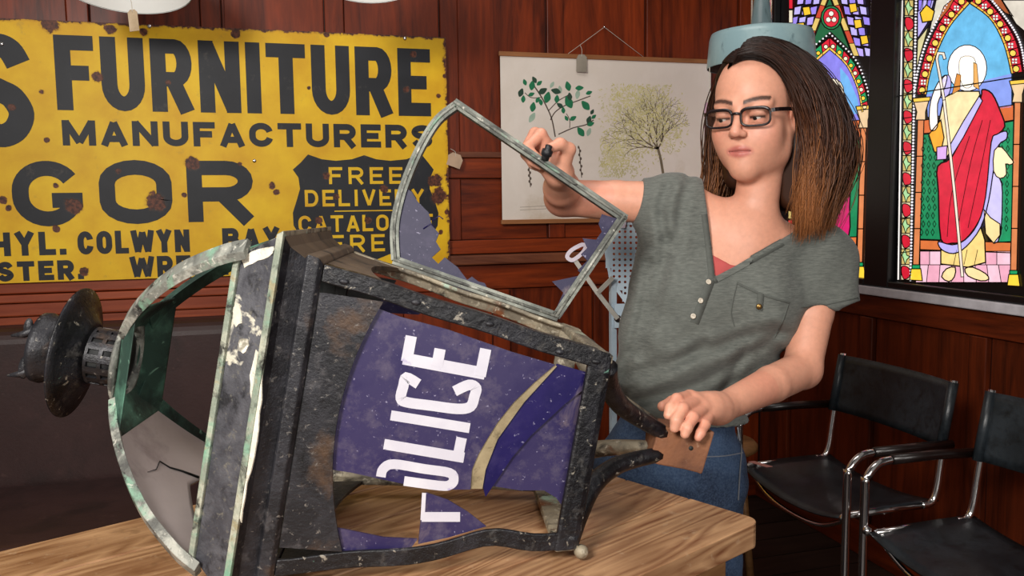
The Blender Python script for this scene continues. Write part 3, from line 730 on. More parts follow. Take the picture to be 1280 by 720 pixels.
# ------------------------------------------------------------------ stroke lettering
# glyphs on a unit cell (width 1, height 1), y up; strokes given as centre lines inset by the stroke half-width
def glyph(ch, t, tv=None):
    """list of (polyline) in unit cell with stroke half width t (x) and tv (y)"""
    tv = t if tv is None else tv
    x0, x1, y0, y1 = t, 1-t, tv, 1-tv; m = .5
    def rnd(pts, n=5): return smooth_pts(pts, n)
    O = [(x1, y0+.25), (x1, y1-.25)]+arc2((.5, y1-.25), x1-.5, 0, 180, 10, .25)[1:]+[(x0, y0+.25)]+arc2((.5, y0+.25), x1-.5, 180, 360, 10, .25)[1:]
    if ch == 'F': return [[(x0, 0), (x0, 1)], [(x0, y1), (1, y1)], [(x0, .5), (.86, .5)]]
    if ch == 'E': return [[(x0, 0), (x0, 1)], [(x0, y1), (1, y1)], [(x0, .5), (.88, .5)], [(x0, y0), (1, y0)]]
    if ch == 'L': return [[(x0, 0), (x0, 1)], [(x0, y0), (1, y0)]]
    if ch == 'H': return [[(x0, 0), (x0, 1)], [(x1, 0), (x1, 1)], [(x0, .5), (x1, .5)]]
    if ch == 'I': return [[(.5, 0), (.5, 1)]]
    if ch == 'T': return [[(0, y1), (1, y1)], [(.5, 0), (.5, y1)]]
    if ch == 'U': return [[(x0, 1), (x0, y0+.26)]+arc2((.5, y0+.26), x1-.5, 180, 360, 12, .26)[1:]+[(x1, 1)]]
    if ch == 'N': return [[(x0, 0), (x0, 1)], [(x1, 0), (x1, 1)], [(x0, 1-tv*.4), (x1, tv*.4)]]
    if ch == 'M': return [[(x0, 0), (x0, 1)], [(x1, 0), (x1, 1)], [(x0, 1-tv*.4), (.5, .12)], [(x1, 1-tv*.4), (.5, .12)]]
    if ch == 'A': return [[(x0*.8, 0), (.5, 1-tv*.5)], [(1-x0*.8, 0), (.5, 1-tv*.5)], [(.24, .28), (.76, .28)]]
    if ch == 'V': return [[(x0*.8, 1), (.5, tv*.5)], [(1-x0*.8, 1), (.5, tv*.5)]]
    if ch == 'W': return [[(x0*.7, 1), (.27, tv*.4)], [(.27, tv*.4), (.5, .92)], [(.5, .92), (.73, tv*.4)], [(.73, tv*.4), (1-x0*.7, 1)]]
    if ch == 'X': return [[(x0*.8, 0), (1-x0*.8, 1)], [(x0*.8, 1), (1-x0*.8, 0)]]
    if ch == 'Y': return [[(x0*.8, 1), (.5, .48)], [(1-x0*.8, 1), (.5, .48)], [(.5, .5), (.5, 0)]]
    if ch == 'O': return [O+[O[0]]]
    if ch == 'C': return [arc2((.5, y1-.3), x1-.5, 12, 180, 14, .3)+arc2((.5, y0+.3), x1-.5, 180, 348, 14, .3)]
    if ch == 'G': return [arc2((.5, y1-.34), x1-.5, 32, 180, 14, .34)+arc2((.5, y0+.34), x1-.5, 180, 330, 12, .34)+[(x1, .34), (x1, .5)], [(.56, .5-tv*.9), (1, .5-tv*.9)]]
    if ch == 'P': return [[(x0, 0), (x0, 1)], [(x0, y1), (.6, y1)]+arc2((.6, (y1+.44)/2), x1-.6, 90, -90, 10, (y1-.44)/2)[1:]+[(x0, .44)]]
    if ch == 'R': return [[(x0, 0), (x0, 1)], [(x0, y1), (.58, y1)]+arc2((.58, (y1+.45)/2), x1-.6, 90, -90, 10, (y1-.45)/2)[1:]+[(x0, .45)], [(.5, .46), (1-t*.9, 0)]]
    if ch == 'D': return [[(x0, 0), (x0, 1)], [(x0, y1), (.5, y1)]+arc2((.5, .5), x1-.5, 90, -90, 14, .5-tv)[1:]+[(x0, y0)]]
    if ch == 'B': return [[(x0, 0), (x0, 1)], [(x0, y1), (.58, y1)]+arc2((.58, (y1+.52)/2), x1-.62, 90, -90, 10, (y1-.52)/2)[1:]+[(x0, .52)], [(.58, .52)]+arc2((.6, (y0+.52)/2), x1-.6, 90, -90, 10, (.52-y0)/2)[1:]+[(x0, y0)]]
    if ch == 'S': return [rnd([(x1, y1-.16), (x1-.12, y1-.04), (.5, y1), (x0+.1, y1-.06), (x0, (y1+.5)/2), (x0+.12, .56), (.5, .5), (x1-.12, .44), (x1, (y0+.5)/2), (x1-.1, y0+.06), (.5, y0), (x0+.12, y0+.04), (x0, y0+.16)], 5)]
    if ch == '.': return [[(.5, 0), (.5, tv*2)]]
    return []
NARROW = {'I': .36, '.': .3, ' ': .55, 'M': 1.25, 'W': 1.45, 'E': .9, 'F': .88, 'L': .86, 'S': .95}
def text_quads(txt, x0, x1, z0, z1, thick, gap=.22):
    """fit txt in the box; thick = stroke thickness in metres. returns list of 2d quads"""
    ws = [NARROW.get(c, 1.0) for c in txt]; tot = sum(ws)+gap*(len(txt)-1)
    s_ = (x1-x0)/tot; h = z1-z0; x = x0; out = []
    for c, wv in zip(txt, ws):
        W_ = s_*wv
        if c != ' ':
            tt = thick/2
            for pl in glyph(c, min(.48, tt/W_), min(.3, tt/h)):
                P = [(x+p[0]*W_, z0+p[1]*h) for p in pl]; closed = len(P) > 3 and np.hypot(P[0][0]-P[-1][0], P[0][1]-P[-1][1]) < 1e-6
                if closed: P = P[:-1]
                for q in strip2(P, thick, closed): out.append(q)
        x += W_+gap*s_
    return out

# ------------------------------------------------------------------ enamel sign
YS = YB-.062
def sw(x, y): q = ony(x, y, YS); return q[0], q[2]
sx0, sz1 = sw(0, 22); sx0 = -1.35; _, sz0 = sw(280, 345); sx1 = (sw(555, 47)[0]+sw(565, 338)[0])/2; sz1 = (sw(0, 22)[1]+sw(555, 47)[1])/2
org = np.array([sx0, YS, sz0])
def enamel_mat(name, base, light):
    t = NT(name); c = t.mix(t.ramp(t.noise(5, 5, .6), .35, .65), srgb(base), srgb(light))
    c = t.mix(t.ramp(t.noise(14, 6, .7), .60, .74, 0, .6), c, srgb('#a9893a' if 'yellow' in name else '#57504a'))
    v = t.coord(); n = t.noise(22, 5, .7)
    tot = None
    for px, py, r in [(148, 214, 5), (195, 252, 17), (240, 205, 13), (92, 257, 14), (70, 286, 6), (52, 115, 5), (58, 175, 5), (122, 96, 10), (15, 134, 6), (210, 103, 5), (230, 244, 5), (62, 29, 16), (138, 36, 10), (180, 40, 8), (295, 42, 8), (340, 232, 7), (408, 43, 6), (517, 68, 6), (508, 112, 7), (386, 110, 4), (545, 225, 14), (549, 245, 18), (480, 236, 8), (408, 219, 8), (420, 246, 6), (548, 120, 5), (3, 250, 7), (11, 260, 5), (346, 240, 6), (460, 276, 6), (398, 275, 7), (300, 205, 4), (556, 95, 5), (559, 265, 5), (551, 290, 5), (70, 232, 5), (105, 340, 8)]:
        q = ony(px, py, YS)-org; d = t.n('ShaderNodeVectorMath', {0: t.tc.outputs['Object'], 1: tuple(q)}, operation='DISTANCE').outputs['Value']
        m_ = t.ramp(d, r*.0031, r*.0008, 0, 1); tot = m_ if tot is None else t.math('MAXIMUM', tot, m_)
    # rust along the top edge
    sep = t.n('ShaderNodeSeparateXYZ'); t.t.links.new(t.tc.outputs['Object'], sep.inputs[0])
    e = t.ramp(sep.outputs['Z'], sz1-sz0-.02, sz1-sz0, 0, .75); tot = t.math('MAXIMUM', tot, e)
    e2 = t.ramp(sep.outputs['X'], sx1-sx0-.03, sx1-sx0, 0, .62); tot = t.math('MAXIMUM', tot, e2)
    rust = t.ramp(t.math('ADD', tot, t.math('MULTIPLY', t.math('SUBTRACT', n, .5), 2.0)), .50, .62)
    halo = t.ramp(t.math('ADD', tot, t.math('MULTIPLY', t.math('SUBTRACT', n, .5), 1.3)), .3, .6, 0, .55)
    c = t.mix(halo, c, srgb('#a06a20' if 'yellow' in name else '#4a3a30'))
    rc_ = t.mix(t.ramp(t.noise(80, 4), .4, .6), srgb('#3a1c14'), srgb('#6b3a26'))
    c = t.mix(rust, c, rc_)
    t.bump(t.math('SUBTRACT', 1.0, rust), .2, .002)
    return t.fin(c, .5, Specular_IOR_Level=.3)
m_yel = enamel_mat('yellow_enamel', '#dba60e', '#f0c41c'); m_blk = enamel_mat('black_enamel', '#181a20', '#24262c')
sign = thing('enamel_sign', 'large yellow enamel advertising sign with black lettering, rust-chipped, on the panelled wall', 'sign', tuple(org))
MB().bbox((0, 0, 0), (sx1-sx0, .004, sz1-sz0)).build('sign_plate', m_yel, sign)
def word(txt, pl, pr, ptop, pbot, th, gap=.22, mat=None, lay=1, name='lettering'):
    """pl,pr = pixel x of left/right; ptop,pbot = (y at left, y at right) pairs averaged"""
    xm = (pl+pr)/2
    a = sw(pl, (ptop[0]+pbot[0])/2)[0]; b = sw(pr, (ptop[1]+pbot[1])/2)[0]
    zt = (sw(pl, ptop[0])[1]+sw(pr, ptop[1])[1])/2; zb_ = (sw(pl, pbot[0])[1]+sw(pr, pbot[1])[1])/2
    mb = MB()
    for k, q in enumerate(text_quads(txt, a-sx0, b-sx0, zb_-sz0, zt-sz0, th, gap)):
        mb.prism([(p[0], -.0006*lay, p[1]) for p in q], (0, -.0006-1e-6*k, 0))
    o = mb.build(name, mat or m_blk, sign); return o
word('FURNITURE', 69, 538, (44, 61), (138, 145), .051, .15)
word('MANUFACTURERS', 78, 540, (154, 153), (184, 183), .023, .2)
word('S', -42, 41, (42, 42), (184, 184), .078)
word('G', 15, 103, (201, 201), (283, 283), .052)
word('O', 124, 215, (200, 200), (280, 280), .052)
word('R', 234, 318, (201, 201), (277, 277), .052)
word('HYL.', -12, 82, (290, 290), (320, 319), .021)
word('COLWYN', 97, 237, (290, 286), (318, 315), .020, .2)
word('BAY.', 278, 360, (286, 283), (314, 310), .021, .2)
word('STER.', -4, 104, (326, 326), (351, 350), .019)
word('WREXHAM.', 163, 345, (321, 316), (347, 342), .019, .2)
# shield with yellow lettering
SH = [(385, 193), (402, 199), (420, 201), (440, 199), (455, 194), (470, 199), (488, 201), (508, 199), (526, 192), (535, 203), (542, 212), (537, 224), (537, 236), (543, 250), (548, 266), (547, 282), (538, 297), (515, 310), (486, 318), (457, 330), (428, 318), (398, 308), (376, 296), (367, 282), (366, 266), (371, 250), (375, 236), (373, 222), (366, 212), (376, 203)]
MB().prism([(sw(*p)[0]-sx0, -.0006, sw(*p)[1]-sz0) for p in SH], (0, -.0006, 0)).build('shield', m_blk, sign)
word('FREE', 411, 503, (210, 208), (231, 229), .0115, .4, m_yel, 3)
word('DELIVERY', 381, 530, (238, 236), (259, 256), .0115, .3, m_yel, 3)
word('CATALOGUE', 373, 541, (269, 268), (290, 288), .0115, .25, m_yel, 3)
word('FREE', 413, 505, (294, 292), (316, 313), .0115, .4, m_yel, 3)
a = sw(418, 264); b = sw(521, 262); MB().bbox((a[0]-sx0, -.0024, a[1]-sz0-.002), (b[0]-sx0, -.0018, a[1]-sz0+.002)).build('rule_line', m_yel, sign)
for px, py in ((187, 33), (506, 48), (318, 201), (2, 55)):
    x, z = sw(px, py); MB().ball((x-sx0, -.002, z-sz0), .007, 6, (1, .5, 1)).build('screw', m_chrome, sign)
price_tag('price_tag', 571, 192, 209, (YB-.07)/ray(571, 192)[1], 20, plain('tan_card', '#b79a80', .7), 'small tan tag tied at the right edge of the yellow sign', -.35, (563, 186))

# ------------------------------------------------------------------ botanical wall chart
YP = YB-.04
def pw_(x, y): q = ony(x, y, YP); return q[0], q[2]
pxa = (pw_(621, 67)[0]+pw_(632, 278)[0])/2; pza = (pw_(621, 68)[1]+pw_(880, 79)[1])/2; pzb = pw_(631, 276)[1]; pxb = pw_(888, 160)[0]
po = np.array([pxa, YP, pzb])
chart = thing('wall_chart', 'cream botanical wall chart of a leafy branch and a bare yellow-green tree', 'poster', tuple(po))
m_paper = worn('aged_paper', '#ddd2c6', [('#e6dcd2', 3, .4, .6), ('#c4b39c', 2.2, .58, .72), ('#b6a488', 30, .68, .76)], .8, 0, .04)
MB().bbox((0, 0, 0), (pxb-pxa, .002, pza-pzb)).build('paper', m_paper, chart)
m_rod = wood('rod_wood', '#7a4c2c', '#a87146', 'X', 1, .5, 8)
MB().bbox((-.006, -.008, pza-pzb-.004), (pxb-pxa+.006, .008, pza-pzb+.014)).build('top_rod', m_rod, chart, .002)
MB().bbox((-.006, -.008, -.014), (pxb-pxa+.006, .008, .004)).build('bottom_rod', m_rod, chart, .002)
hk = pw_(757, 33); k1 = pw_(708, 66); k2 = pw_(806, 72)
MB().tube([(k1[0]-po[0], 0, pza-pzb+.01), (hk[0]-po[0], .014, hk[1]-po[2]), (k2[0]-po[0], 0, pza-pzb+.01)], .0011, 6).build('hanging_string', m_string, chart)
MB().ball((hk[0]-po[0], .014, hk[1]-po[2]), .005, 6).build('hook', m_chrome, chart)
def cp(p, lay): x, z = pw_(*p); return (x-po[0], -.0004*lay, z-po[2])
def cline(mb, pts, wd, lay):
    for q in strip2(pts, wd): mb.add([cp(p, lay) for p in q], [(0, 1, 2, 3)])
m_lg = plain('leaf_green_print', '#1c7a50', .8, nscale=60); m_dg = plain('dark_leaf_print', '#2a4a38', .8); m_pg = plain('pale_leaf_print', '#a9c2ae', .8)
m_tw = plain('twig_print', '#5a4a40', .8)
tw = MB()
for pts, wd in [([(694, 171), (690, 150), (684, 135), (676, 120), (668, 108)], 1.6), ([(688, 150), (694, 140), (706, 132), (722, 126), (738, 120)], 1.3), ([(686, 138), (698, 126), (712, 118)], 1.1), ([(698, 168), (716, 160), (732, 156), (742, 150)], 1.4), ([(676, 122), (664, 122), (656, 116)], 1.0), ([(712, 160), (712, 150), (708, 142)], .9)]: cline(tw, smooth_pts(pts, 4), wd, 1)
tw.build('twig', m_tw, chart)
leaves = [(651, 116, 70, 11), (656, 103, 110, 8), (654, 124, 85, 9), (665, 107, 80, 12), (668, 100, 120, 9), (674, 104, 40, 8), (664, 118, 20, 8), (672, 125, 60, 8), (678, 114, 30, 12), (684, 122, 75, 14), (666, 134, 80, 12), (676, 128, 100, 8), (695, 114, 165, 12), (696, 124, 85, 10), (710, 108, 105, 12), (711, 128, 115, 16), (712, 121, 95, 10), (724, 110, 5, 10), (732, 132, 130, 14), (736, 116, 20, 8), (700, 132, 145, 9), (704, 138, 95, 8), (716, 148, 30, 9), (726, 165, 125, 13), (736, 150, 70, 10), (738, 155, 20, 9), (742, 146, 40, 7), (708, 148, 120, 7), (740, 140, 60, 7)]
for i, (x, y, a, L) in enumerate(leaves):
    a = math.radians(a); ux, uy = math.cos(a), -math.sin(a); nx, ny = -uy, ux; w_ = L*.29
    pts = [(x-ux*L*.5, y-uy*L*.5), (x-ux*L*.2+nx*w_*.9, y-uy*L*.2+ny*w_*.9), (x+ux*L*.1+nx*w_, y+uy*L*.1+ny*w_), (x+ux*L*.55, y+uy*L*.55), (x+ux*L*.1-nx*w_, y+uy*L*.1-ny*w_), (x-ux*L*.2-nx*w_*.9, y-uy*L*.2-ny*w_*.9)]
    MB().prism([cp(p, 2+.05*i) for p in smooth_pts(pts, 3, True)], (0, -.0002, 0)).build('printed_leaf', m_lg if i % 4 else m_dg, chart)
for x, y, a, L in ((665, 147, 60, 14), (700, 112, 100, 10), (722, 118, 80, 12), (736, 165, 70, 11), (690, 106, 60, 9)):
    a = math.radians(a); ux, uy = math.cos(a), -math.sin(a); nx, ny = -uy, ux; w_ = L*.25
    MB().prism([cp(p, 1.5) for p in smooth_pts([(x-ux*L*.5, y-uy*L*.5), (x+nx*w_, y+ny*w_), (x+ux*L*.5, y+uy*L*.5), (x-nx*w_, y-ny*w_)], 4, True)], (0, -.0002, 0)).build('printed_leaf', m_pg, chart)
for x0, y0, x1, y1 in ((724, 184, 727, 222), (661, 205, 663, 234)):
    ct = MB(); cline(ct, [(x0, y0), (x1, y1)], 1.0, 1)
    for k in range(8):
        t_ = k/8; cx_, cy_ = x0+(x1-x0)*t_+(1.0 if k % 2 else -1.0), y0+(y1-y0)*t_
        ct.prism([cp(p, 2) for p in arc2((cx_, cy_), 1.1, 0, 300, 5, 2.0)], (0, -.0002, 0))
    ct.build('printed_catkin', m_tw, chart)
# tree print: fractal branches and a haze of small leaf marks
rt_ = random.Random(3); br = MB(); tips = []
def grow(x, y, a, L, wd, dep):
    x2, y2 = x+L*math.cos(a), y-L*math.sin(a)
    xm, ym = (x+x2)/2+rt_.uniform(-1, 1), (y+y2)/2
    cline(br, [(x, y), (xm, ym), (x2, y2)], max(.35, wd), 2)
    tips.append((x2, y2))
    if dep == 0: return
    for da in (rt_.uniform(.15, .5), -rt_.uniform(.15, .5)): grow(x2, y2, a+da, L*rt_.uniform(.72, .9), wd*.66, dep-1)
    if rt_.random() < .35: grow(xm, ym, a+rt_.choice((-1, 1))*rt_.uniform(.5, .9), L*.7, wd*.5, max(0, dep-2))
cline(br, [(829, 218), (826, 200), (822, 184)], 3.2, 2)
for a, L, dp in ((120, 17, 5), (150, 17, 5), (95, 18, 5), (65, 15, 5), (170, 14, 4)): grow(822, 186, math.radians(a), L, 2.0, dp)
br.build('printed_branches', plain('branch_print', '#7a6c56', .8), chart)
lf = MB(); lf2 = MB(); cnt = 0
while cnt < 3200:
    cx_, cy_ = rt_.choice([(800, 140), (812, 155), (790, 165), (775, 190), (770, 210), (830, 160), (815, 125), (785, 125)])
    x, y = rt_.gauss(cx_, 17), rt_.gauss(cy_, 15)
    if not (748 < x < 860 and 105 < y < 222) : continue
    cnt += 1; a = rt_.uniform(0, 3.1); l_ = rt_.uniform(1.2, 2.9)
    (lf if cnt % 3 else lf2).add([cp(p, 1+.0004*cnt) for p in ((x-l_*math.cos(a), y-l_*math.sin(a)), (x+.7*math.sin(a), y-.7*math.cos(a)), (x+l_*math.cos(a), y+l_*math.sin(a)), (x-.7*math.sin(a), y+.7*math.cos(a)))], [(0, 1, 2, 3)])
o = lf.build('printed_foliage', plain('foliage_print', '#ddd4a8', .8), chart); o['kind'] = 'stuff'
o = lf2.build('printed_foliage', plain('foliage_print_strong', '#d4ca84', .8), chart); o['kind'] = 'stuff'
cl = MB(); cline(cl, [(650, 259), (690, 257)], .6, 1); cline(cl, [(650, 262.5), (683, 261)], .6, 1); cl.build('caption_line', plain('caption_print', '#a89a8c', .8), chart)
price_tag('price_tag', 727, 68, 90, (YP-.012)/ray(727, 68)[1], 13, plain('grey_card', '#8f8678', .75), 'grey-brown tag hanging on the top rod of the wall chart', 0, (725, 56))
# ------------------------------------------------------------------ the lantern, lying on its side on the table
# local axes: x = from its top to its base, y = up in the room, z = towards the viewer
LR = np.array([[.96304, .18468, -.19606], [-.19466, -.02584, -.98053], [-.18615, .98246, .01106]])
LC = np.array([.03037, 1.47192, 1.0465])
U_, _, Vt_ = np.linalg.svd(LR); LR = U_@Vt_
Ml = Matrix.Identity(4)
for i in range(3):
    for j in range(3): Ml[i][j] = LR[i, j]
    Ml[i][3] = LC[i]
EH, TH, BH, UT, UB = .26483, .22714, .15569, .05878, .5027
lan = thing('police_lantern', 'large broken black metal lantern with blue POLICE glass lying on the pine table', 'lantern', mat4=Ml)
def lhit(px, py, n, c):
    o = LR.T@(CAM-LC); d = LR.T@ray(px, py); t = (c-n@o)/(n@d); return o+d*t
_a = np.array([UT, TH, TH]); _b = np.array([UB, BH, BH]); _c = np.array([UT, -TH, TH])
NF = np.cross(_c-_a, _b-_a); NF /= np.linalg.norm(NF)
if NF[2] < 0: NF = -NF
def nf(px, py, off=0.0): return lhit(px, py, NF, NF@_a+off)       # point on the near face (offset along its outward normal)
m_iron = worn('black_lantern_paint', '#1d1d21', [('#2e2e33', 14, .42, .60), ('#4a484a', 34, .56, .70), ('#55402f', 8, .58, .72), ('#7d7872', 110, .62, .70), ('#101013', 11, .56, .66), ('#7f9a8c', 14, .70, .73)], .40, .2, .4, 130)
m_gloss = worn('chipped_gloss_black', '#0f0f13', [('#222228', 16, .45, .62), ('#3c3a39', 40, .56, .68), ('#8f887c', 60, .625, .67), ('#b9b4a6', 13, .675, .69), ('#78a592', 18, .68, .72)], .36, .1, .6, 90)
m_cop = worn('weathered_verdigris', '#84867e', [('#4a4a47', 9, .45, .60), ('#aaaaa0', 22, .52, .63), ('#86b298', 10, .55, .66), ('#2e2c2a', 50, .57, .66), ('#c6c4b8', 70, .60, .67)], .6, .15, .6, 80)
m_green = worn('green_verdigris', '#2f4a40', [('#5f8f7a', 9, .5, .68), ('#141a18', 7, .5, .66), ('#8fbfa6', 30, .64, .74)], .6, .1, .4, 50)
m_fascia = worn('flaking_grey_paint', '#3f3f45', [('#5c5c61', 12, .4, .58), ('#26262a', 26, .55, .66), ('#cfcab9', 8, .615, .635), ('#6d6a62', 80, .58, .68), ('#8fbfa0', 9, .64, .69)], .5, .1, .7, 60)
m_lip = worn('pale_green_edge', '#868f80', [('#b5b6a4', 16, .45, .60), ('#79a88e', 11, .5, .64), ('#33332f', 30, .53, .64), ('#9a9274', 25, .58, .66)], .6, .1, .6, 70)
m_dust = worn('brown_dusty_metal', '#4e4033', [('#6a5846', 6, .4, .65), ('#2c241e', 12, .55, .7), ('#8a7a64', 40, .64, .74)], .7, .1, .35, 50)
m_tan = worn('tan_bare_metal', '#766d5e', [('#a0957f', 16, .42, .60), ('#3d372f', 22, .52, .64), ('#7a4a2c', 11, .58, .68), ('#a9c4b0', 14, .60, .68), ('#b9b09c', 80, .58, .66)], .55, .25, .6, 80)
m_rust = worn('orange_rust', '#6e4630', [('#8a5a3c', 14, .4, .62), ('#4a2c20', 9, .52, .68), ('#a08068', 45, .62, .74)], .75, .1, .5, 70)
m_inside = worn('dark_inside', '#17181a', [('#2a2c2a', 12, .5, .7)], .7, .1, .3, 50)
def rotx(k):
    a = k*math.pi/2; c, s_ = round(math.cos(a)), round(math.sin(a)); return np.array([[1, 0, 0], [0, c, -s_], [0, s_, c]], float)
# side k: 0 near (+z), 1 bottom?, rotating near face about the axis: rotx(k) takes +z to -y (k=1), -z (k=2), +y (k=3)
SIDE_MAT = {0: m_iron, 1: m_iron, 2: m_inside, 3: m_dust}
def ring_side(name, prof, mats, bev=0):
    """mitred square ring: prof closed list of (u, half)"""
    for k in range(4):
        R = rotx(k); vs = []
        n = len(prof); S = 9
        for u, h in prof:
            for j in range(S):
                y = -h+2*h*j/(S-1); vs.append(R@np.array([u, y, h]))
        fs = []
        for i in range(n):
            for j in range(S-1):
                a = i*S+j; b = ((i+1) % n)*S+j; fs.append((a, a+1, b+1, b))
        fs += [tuple(i*S for i in range(n))[::-1], tuple(i*S+S-1 for i in range(n))]
        MB().add(vs, fs).build(name, mats[k], lan, bev)
ring_side('eave_fascia', [(-.060, .221), (-.004, .258), (-.004, .249), (-.056, .212)], {0: m_fascia, 1: m_fascia, 2: m_cop, 3: m_cop}, .002)
ring_side('eave_edge', [(-.067, .225), (-.058, .230), (-.053, .214), (-.062, .208)], {k: m_lip for k in range(4)}, .002)
ring_side('drip_edge', [(-.007, .260), (.003, .267), (.005, .259), (-.003, .250)], {0: m_lip, 1: m_lip, 2: m_tan, 3: m_tan}, .0015)
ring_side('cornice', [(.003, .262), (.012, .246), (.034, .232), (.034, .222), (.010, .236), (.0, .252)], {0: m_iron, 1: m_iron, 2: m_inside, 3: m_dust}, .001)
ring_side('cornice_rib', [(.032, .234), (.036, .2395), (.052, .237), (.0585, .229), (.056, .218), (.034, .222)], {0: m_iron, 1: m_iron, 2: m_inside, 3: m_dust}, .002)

# flakes of white paint left on the near fascia
_n = np.cross(np.array([.056, 0, .037]), np.array([0, 1., 0])); _n /= np.linalg.norm(_n); _n = _n if _n[2] > 0 else -_n
m_flake = worn('cream_paint_flake', '#cfc9b8', [('#e6e2d4', 14, .45, .6), ('#8f8a7a', 40, .56, .66)], .6, 0, .6, 60)
for pts in ([(320, 438), (329, 452), (327, 500), (320, 556), (309, 606), (301, 654), (297, 640), (303, 592), (309, 540), (315, 500), (311, 470)], [(298, 424), (308, 422), (312, 432), (306, 442), (299, 438)], [(302, 322), (322, 312), (342, 308), (340, 318), (322, 326), (306, 336)], [(290, 384), (300, 380), (302, 404), (294, 410)]):
    P = []
    for i in range(len(pts)):
        a, b = pts[i], pts[(i+1) % len(pts)]
        for t_ in (0, .33, .66): P.append((a[0]+(b[0]-a[0])*t_+random.uniform(-1.3, 1.3), a[1]+(b[1]-a[1])*t_+random.uniform(-1.5, 1.5)))
    MB().prism([lhit(*p, _n, _n@np.array([-.004, 0, .258])+.0012) for p in P], -_n*.002).build('paint_flake', m_flake, lan)
# ---- four sides of the body
def half(u): return TH+(BH-TH)*(u-UT)/(UB-UT)
def fz(u): return half(u)                    # the near face lies at z = half(u)
OP0, OP1 = .187, .133                         # half-width of the opening at u=.147 and .468
def oph(u): return OP0+(OP1-OP0)*(u-.147)/(.468-.147)
def arc_u(y): return .111+.037*(abs(y)/.187)**2.0    # top edge of the opening (curved)
UR = .470
def head_plate(k):
    R = rotx(k); vs = []; fs = []; S = 25; Tn = 6
    for lay in (0, .007):
        for j in range(S):
            y = -oph(.147)*1.0+2*oph(.147)*j/(S-1)
            for i in range(Tn+1):
                u = UT+(arc_u(y)-UT)*i/Tn; vs.append(R@(np.array([u, y, fz(u)-lay])))
    m = S*(Tn+1)
    for j in range(S-1):
        for i in range(Tn):
            a = j*(Tn+1)+i; b = a+Tn+1; fs += [(a, a+1, b+1, b), (m+a, m+b, m+b+1, m+a+1)]
        a = j*(Tn+1)+Tn; b = a+Tn+1; fs.append((a, b, b+m, a+m))
    return MB().add(vs, fs)
def bottom_rail(k):
    R = rotx(k); pr = []
    for u, dz in ((UR, .0), (UR+.004, .003), (UB-.004, .003), (UB+.006, 0), (UB+.006, -.012), (UR, -.010)):
        pr.append((u, dz))
    vs = []; fs = []
    for s in (-1, 1):
        for u, dz in pr: vs.append(R@np.array([u, s*(half(u)+.001), fz(u)+dz]))
    n = len(pr)
    fs = [(i, (i+1) % n, n+(i+1) % n, n+i) for i in range(n)]+[tuple(range(n))[::-1], tuple(range(n, 2*n))]
    return MB().add(vs, fs)
for k in range(4):
    head_plate(k).build('head_plate', SIDE_MAT[k], lan)
    bottom_rail(k).build('bottom_rail', m_gloss if k == 0 else m_tan, lan, .0015)
# corner posts: L-section bars along the four edges; the lower near one is bent
def post(sy, sz, mat, bend=0.0, name='corner_post'):
    N = 24; vs = []; fs = []
    for i in range(N+1):
        u = UT+(UB+.004-UT)*i/N; h = half(u)+.002; o = half(u)-oph(u); wob = .0012*math.sin(37*u+sy*2+sz)
        bd = bend*math.exp(-((u-.37)/.055)**2)
        # L section going round: outer corner, along y face, inner, along z face
        sec = [(h, h), (h-o, h), (h-o, h-.007), (h-.012, h-.012), (h-.007, h-o), (h, h-o)]
        for y, z in sec: vs.append((u, sy*(y+wob)+bd, sz*(z+wob)))
    n = 6
    for i in range(N):
        for j in range(n): fs.append((i*n+j, i*n+(j+1) % n, (i+1)*n+(j+1) % n, (i+1)*n+j))
    fs += [tuple(range(n))[::-1], tuple(N*n+j for j in range(n))]
    return MB().add(vs, fs).build(name, mat, lan, .002)
post(1, 1, m_gloss); post(-1, 1, m_gloss, .018); post(1, -1, m_tan); post(-1, -1, m_tan)
# loose flakes and rivets on the near upper post
for px, py in ((612, 405), (700, 440), (520, 378), (745, 452), (430, 352)):
    q = nf(px, py, .003); MB().ball(q, .0055, 5, (1.4, .8, .7)).build('rivet', m_iron, lan)

# ---- near pane: broken pieces of blue glass
def glass_mat(name, base, patches, dust, rough=.28):
    t = NT(name); c = srgb(base)
    c = t.mix(t.ramp(t.noise(9, 5, .6), .45, .62), c, srgb(patches))
    c = t.mix(t.ramp(t.noise(26, 7, .72), .50, .70, 0, .85), c, srgb(dust))
    c = t.mix(t.ramp(t.noise(7, 6, .7, None, .6), .60, .72, 0, .6), c, srgb('#8a7a78'))
    c = t.mix(t.ramp(t.noise(140, 3, .6), .66, .72, 0, .6), c, srgb('#aba6c0'))
    t.bump(t.noise(30, 5), .08, .003)
    return t.fin(c, rough, 0, Specular_IOR_Level=.35)
m_glass = glass_mat('dusty_blue_glass', '#362f54', '#28214c', '#5a5266', .4)
m_glass_d = glass_mat('deep_blue_glass', '#1a1448', '#221a52', '#322b58', .34)
m_glass_s = glass_mat('blue_shard_glass', '#1d183c', '#17123a', '#37314e', .5)
m_putty = worn('tan_glass_edge', '#857658', [('#a09070', 20, .4, .65), ('#5d5138', 30, .55, .7)], .7, 0, .3)
m_wpaint = worn('white_letter_paint', '#cac7d2', [('#d6d4dc', 8, .4, .6), ('#a9a0c4', 30, .64, .70), ('#6a5f90', 60, .70, .74)], .5, 0, .1)
def gl(name, pts, mat, off, th=.004, curve=0, label=None):
    P = smooth_pts(pts, curve, True) if curve else pts
    o = MB().prism([nf(p[0], p[1], off) for p in P], -NF*th).build(name, mat, pane_o)
    if label: lab(o, label)
    return o
pane_o = None
main = [(468, 384), (500, 396), (560, 412), (640, 440), (694, 456), (668, 478), (642, 503), (622, 528), (609, 549), (598, 568), (590, 587), (588, 612), (560, 612), (530, 609), (500, 604), (472, 598), (440, 591), (408, 586), (404, 560), (410, 520), (424, 470), (444, 426)]
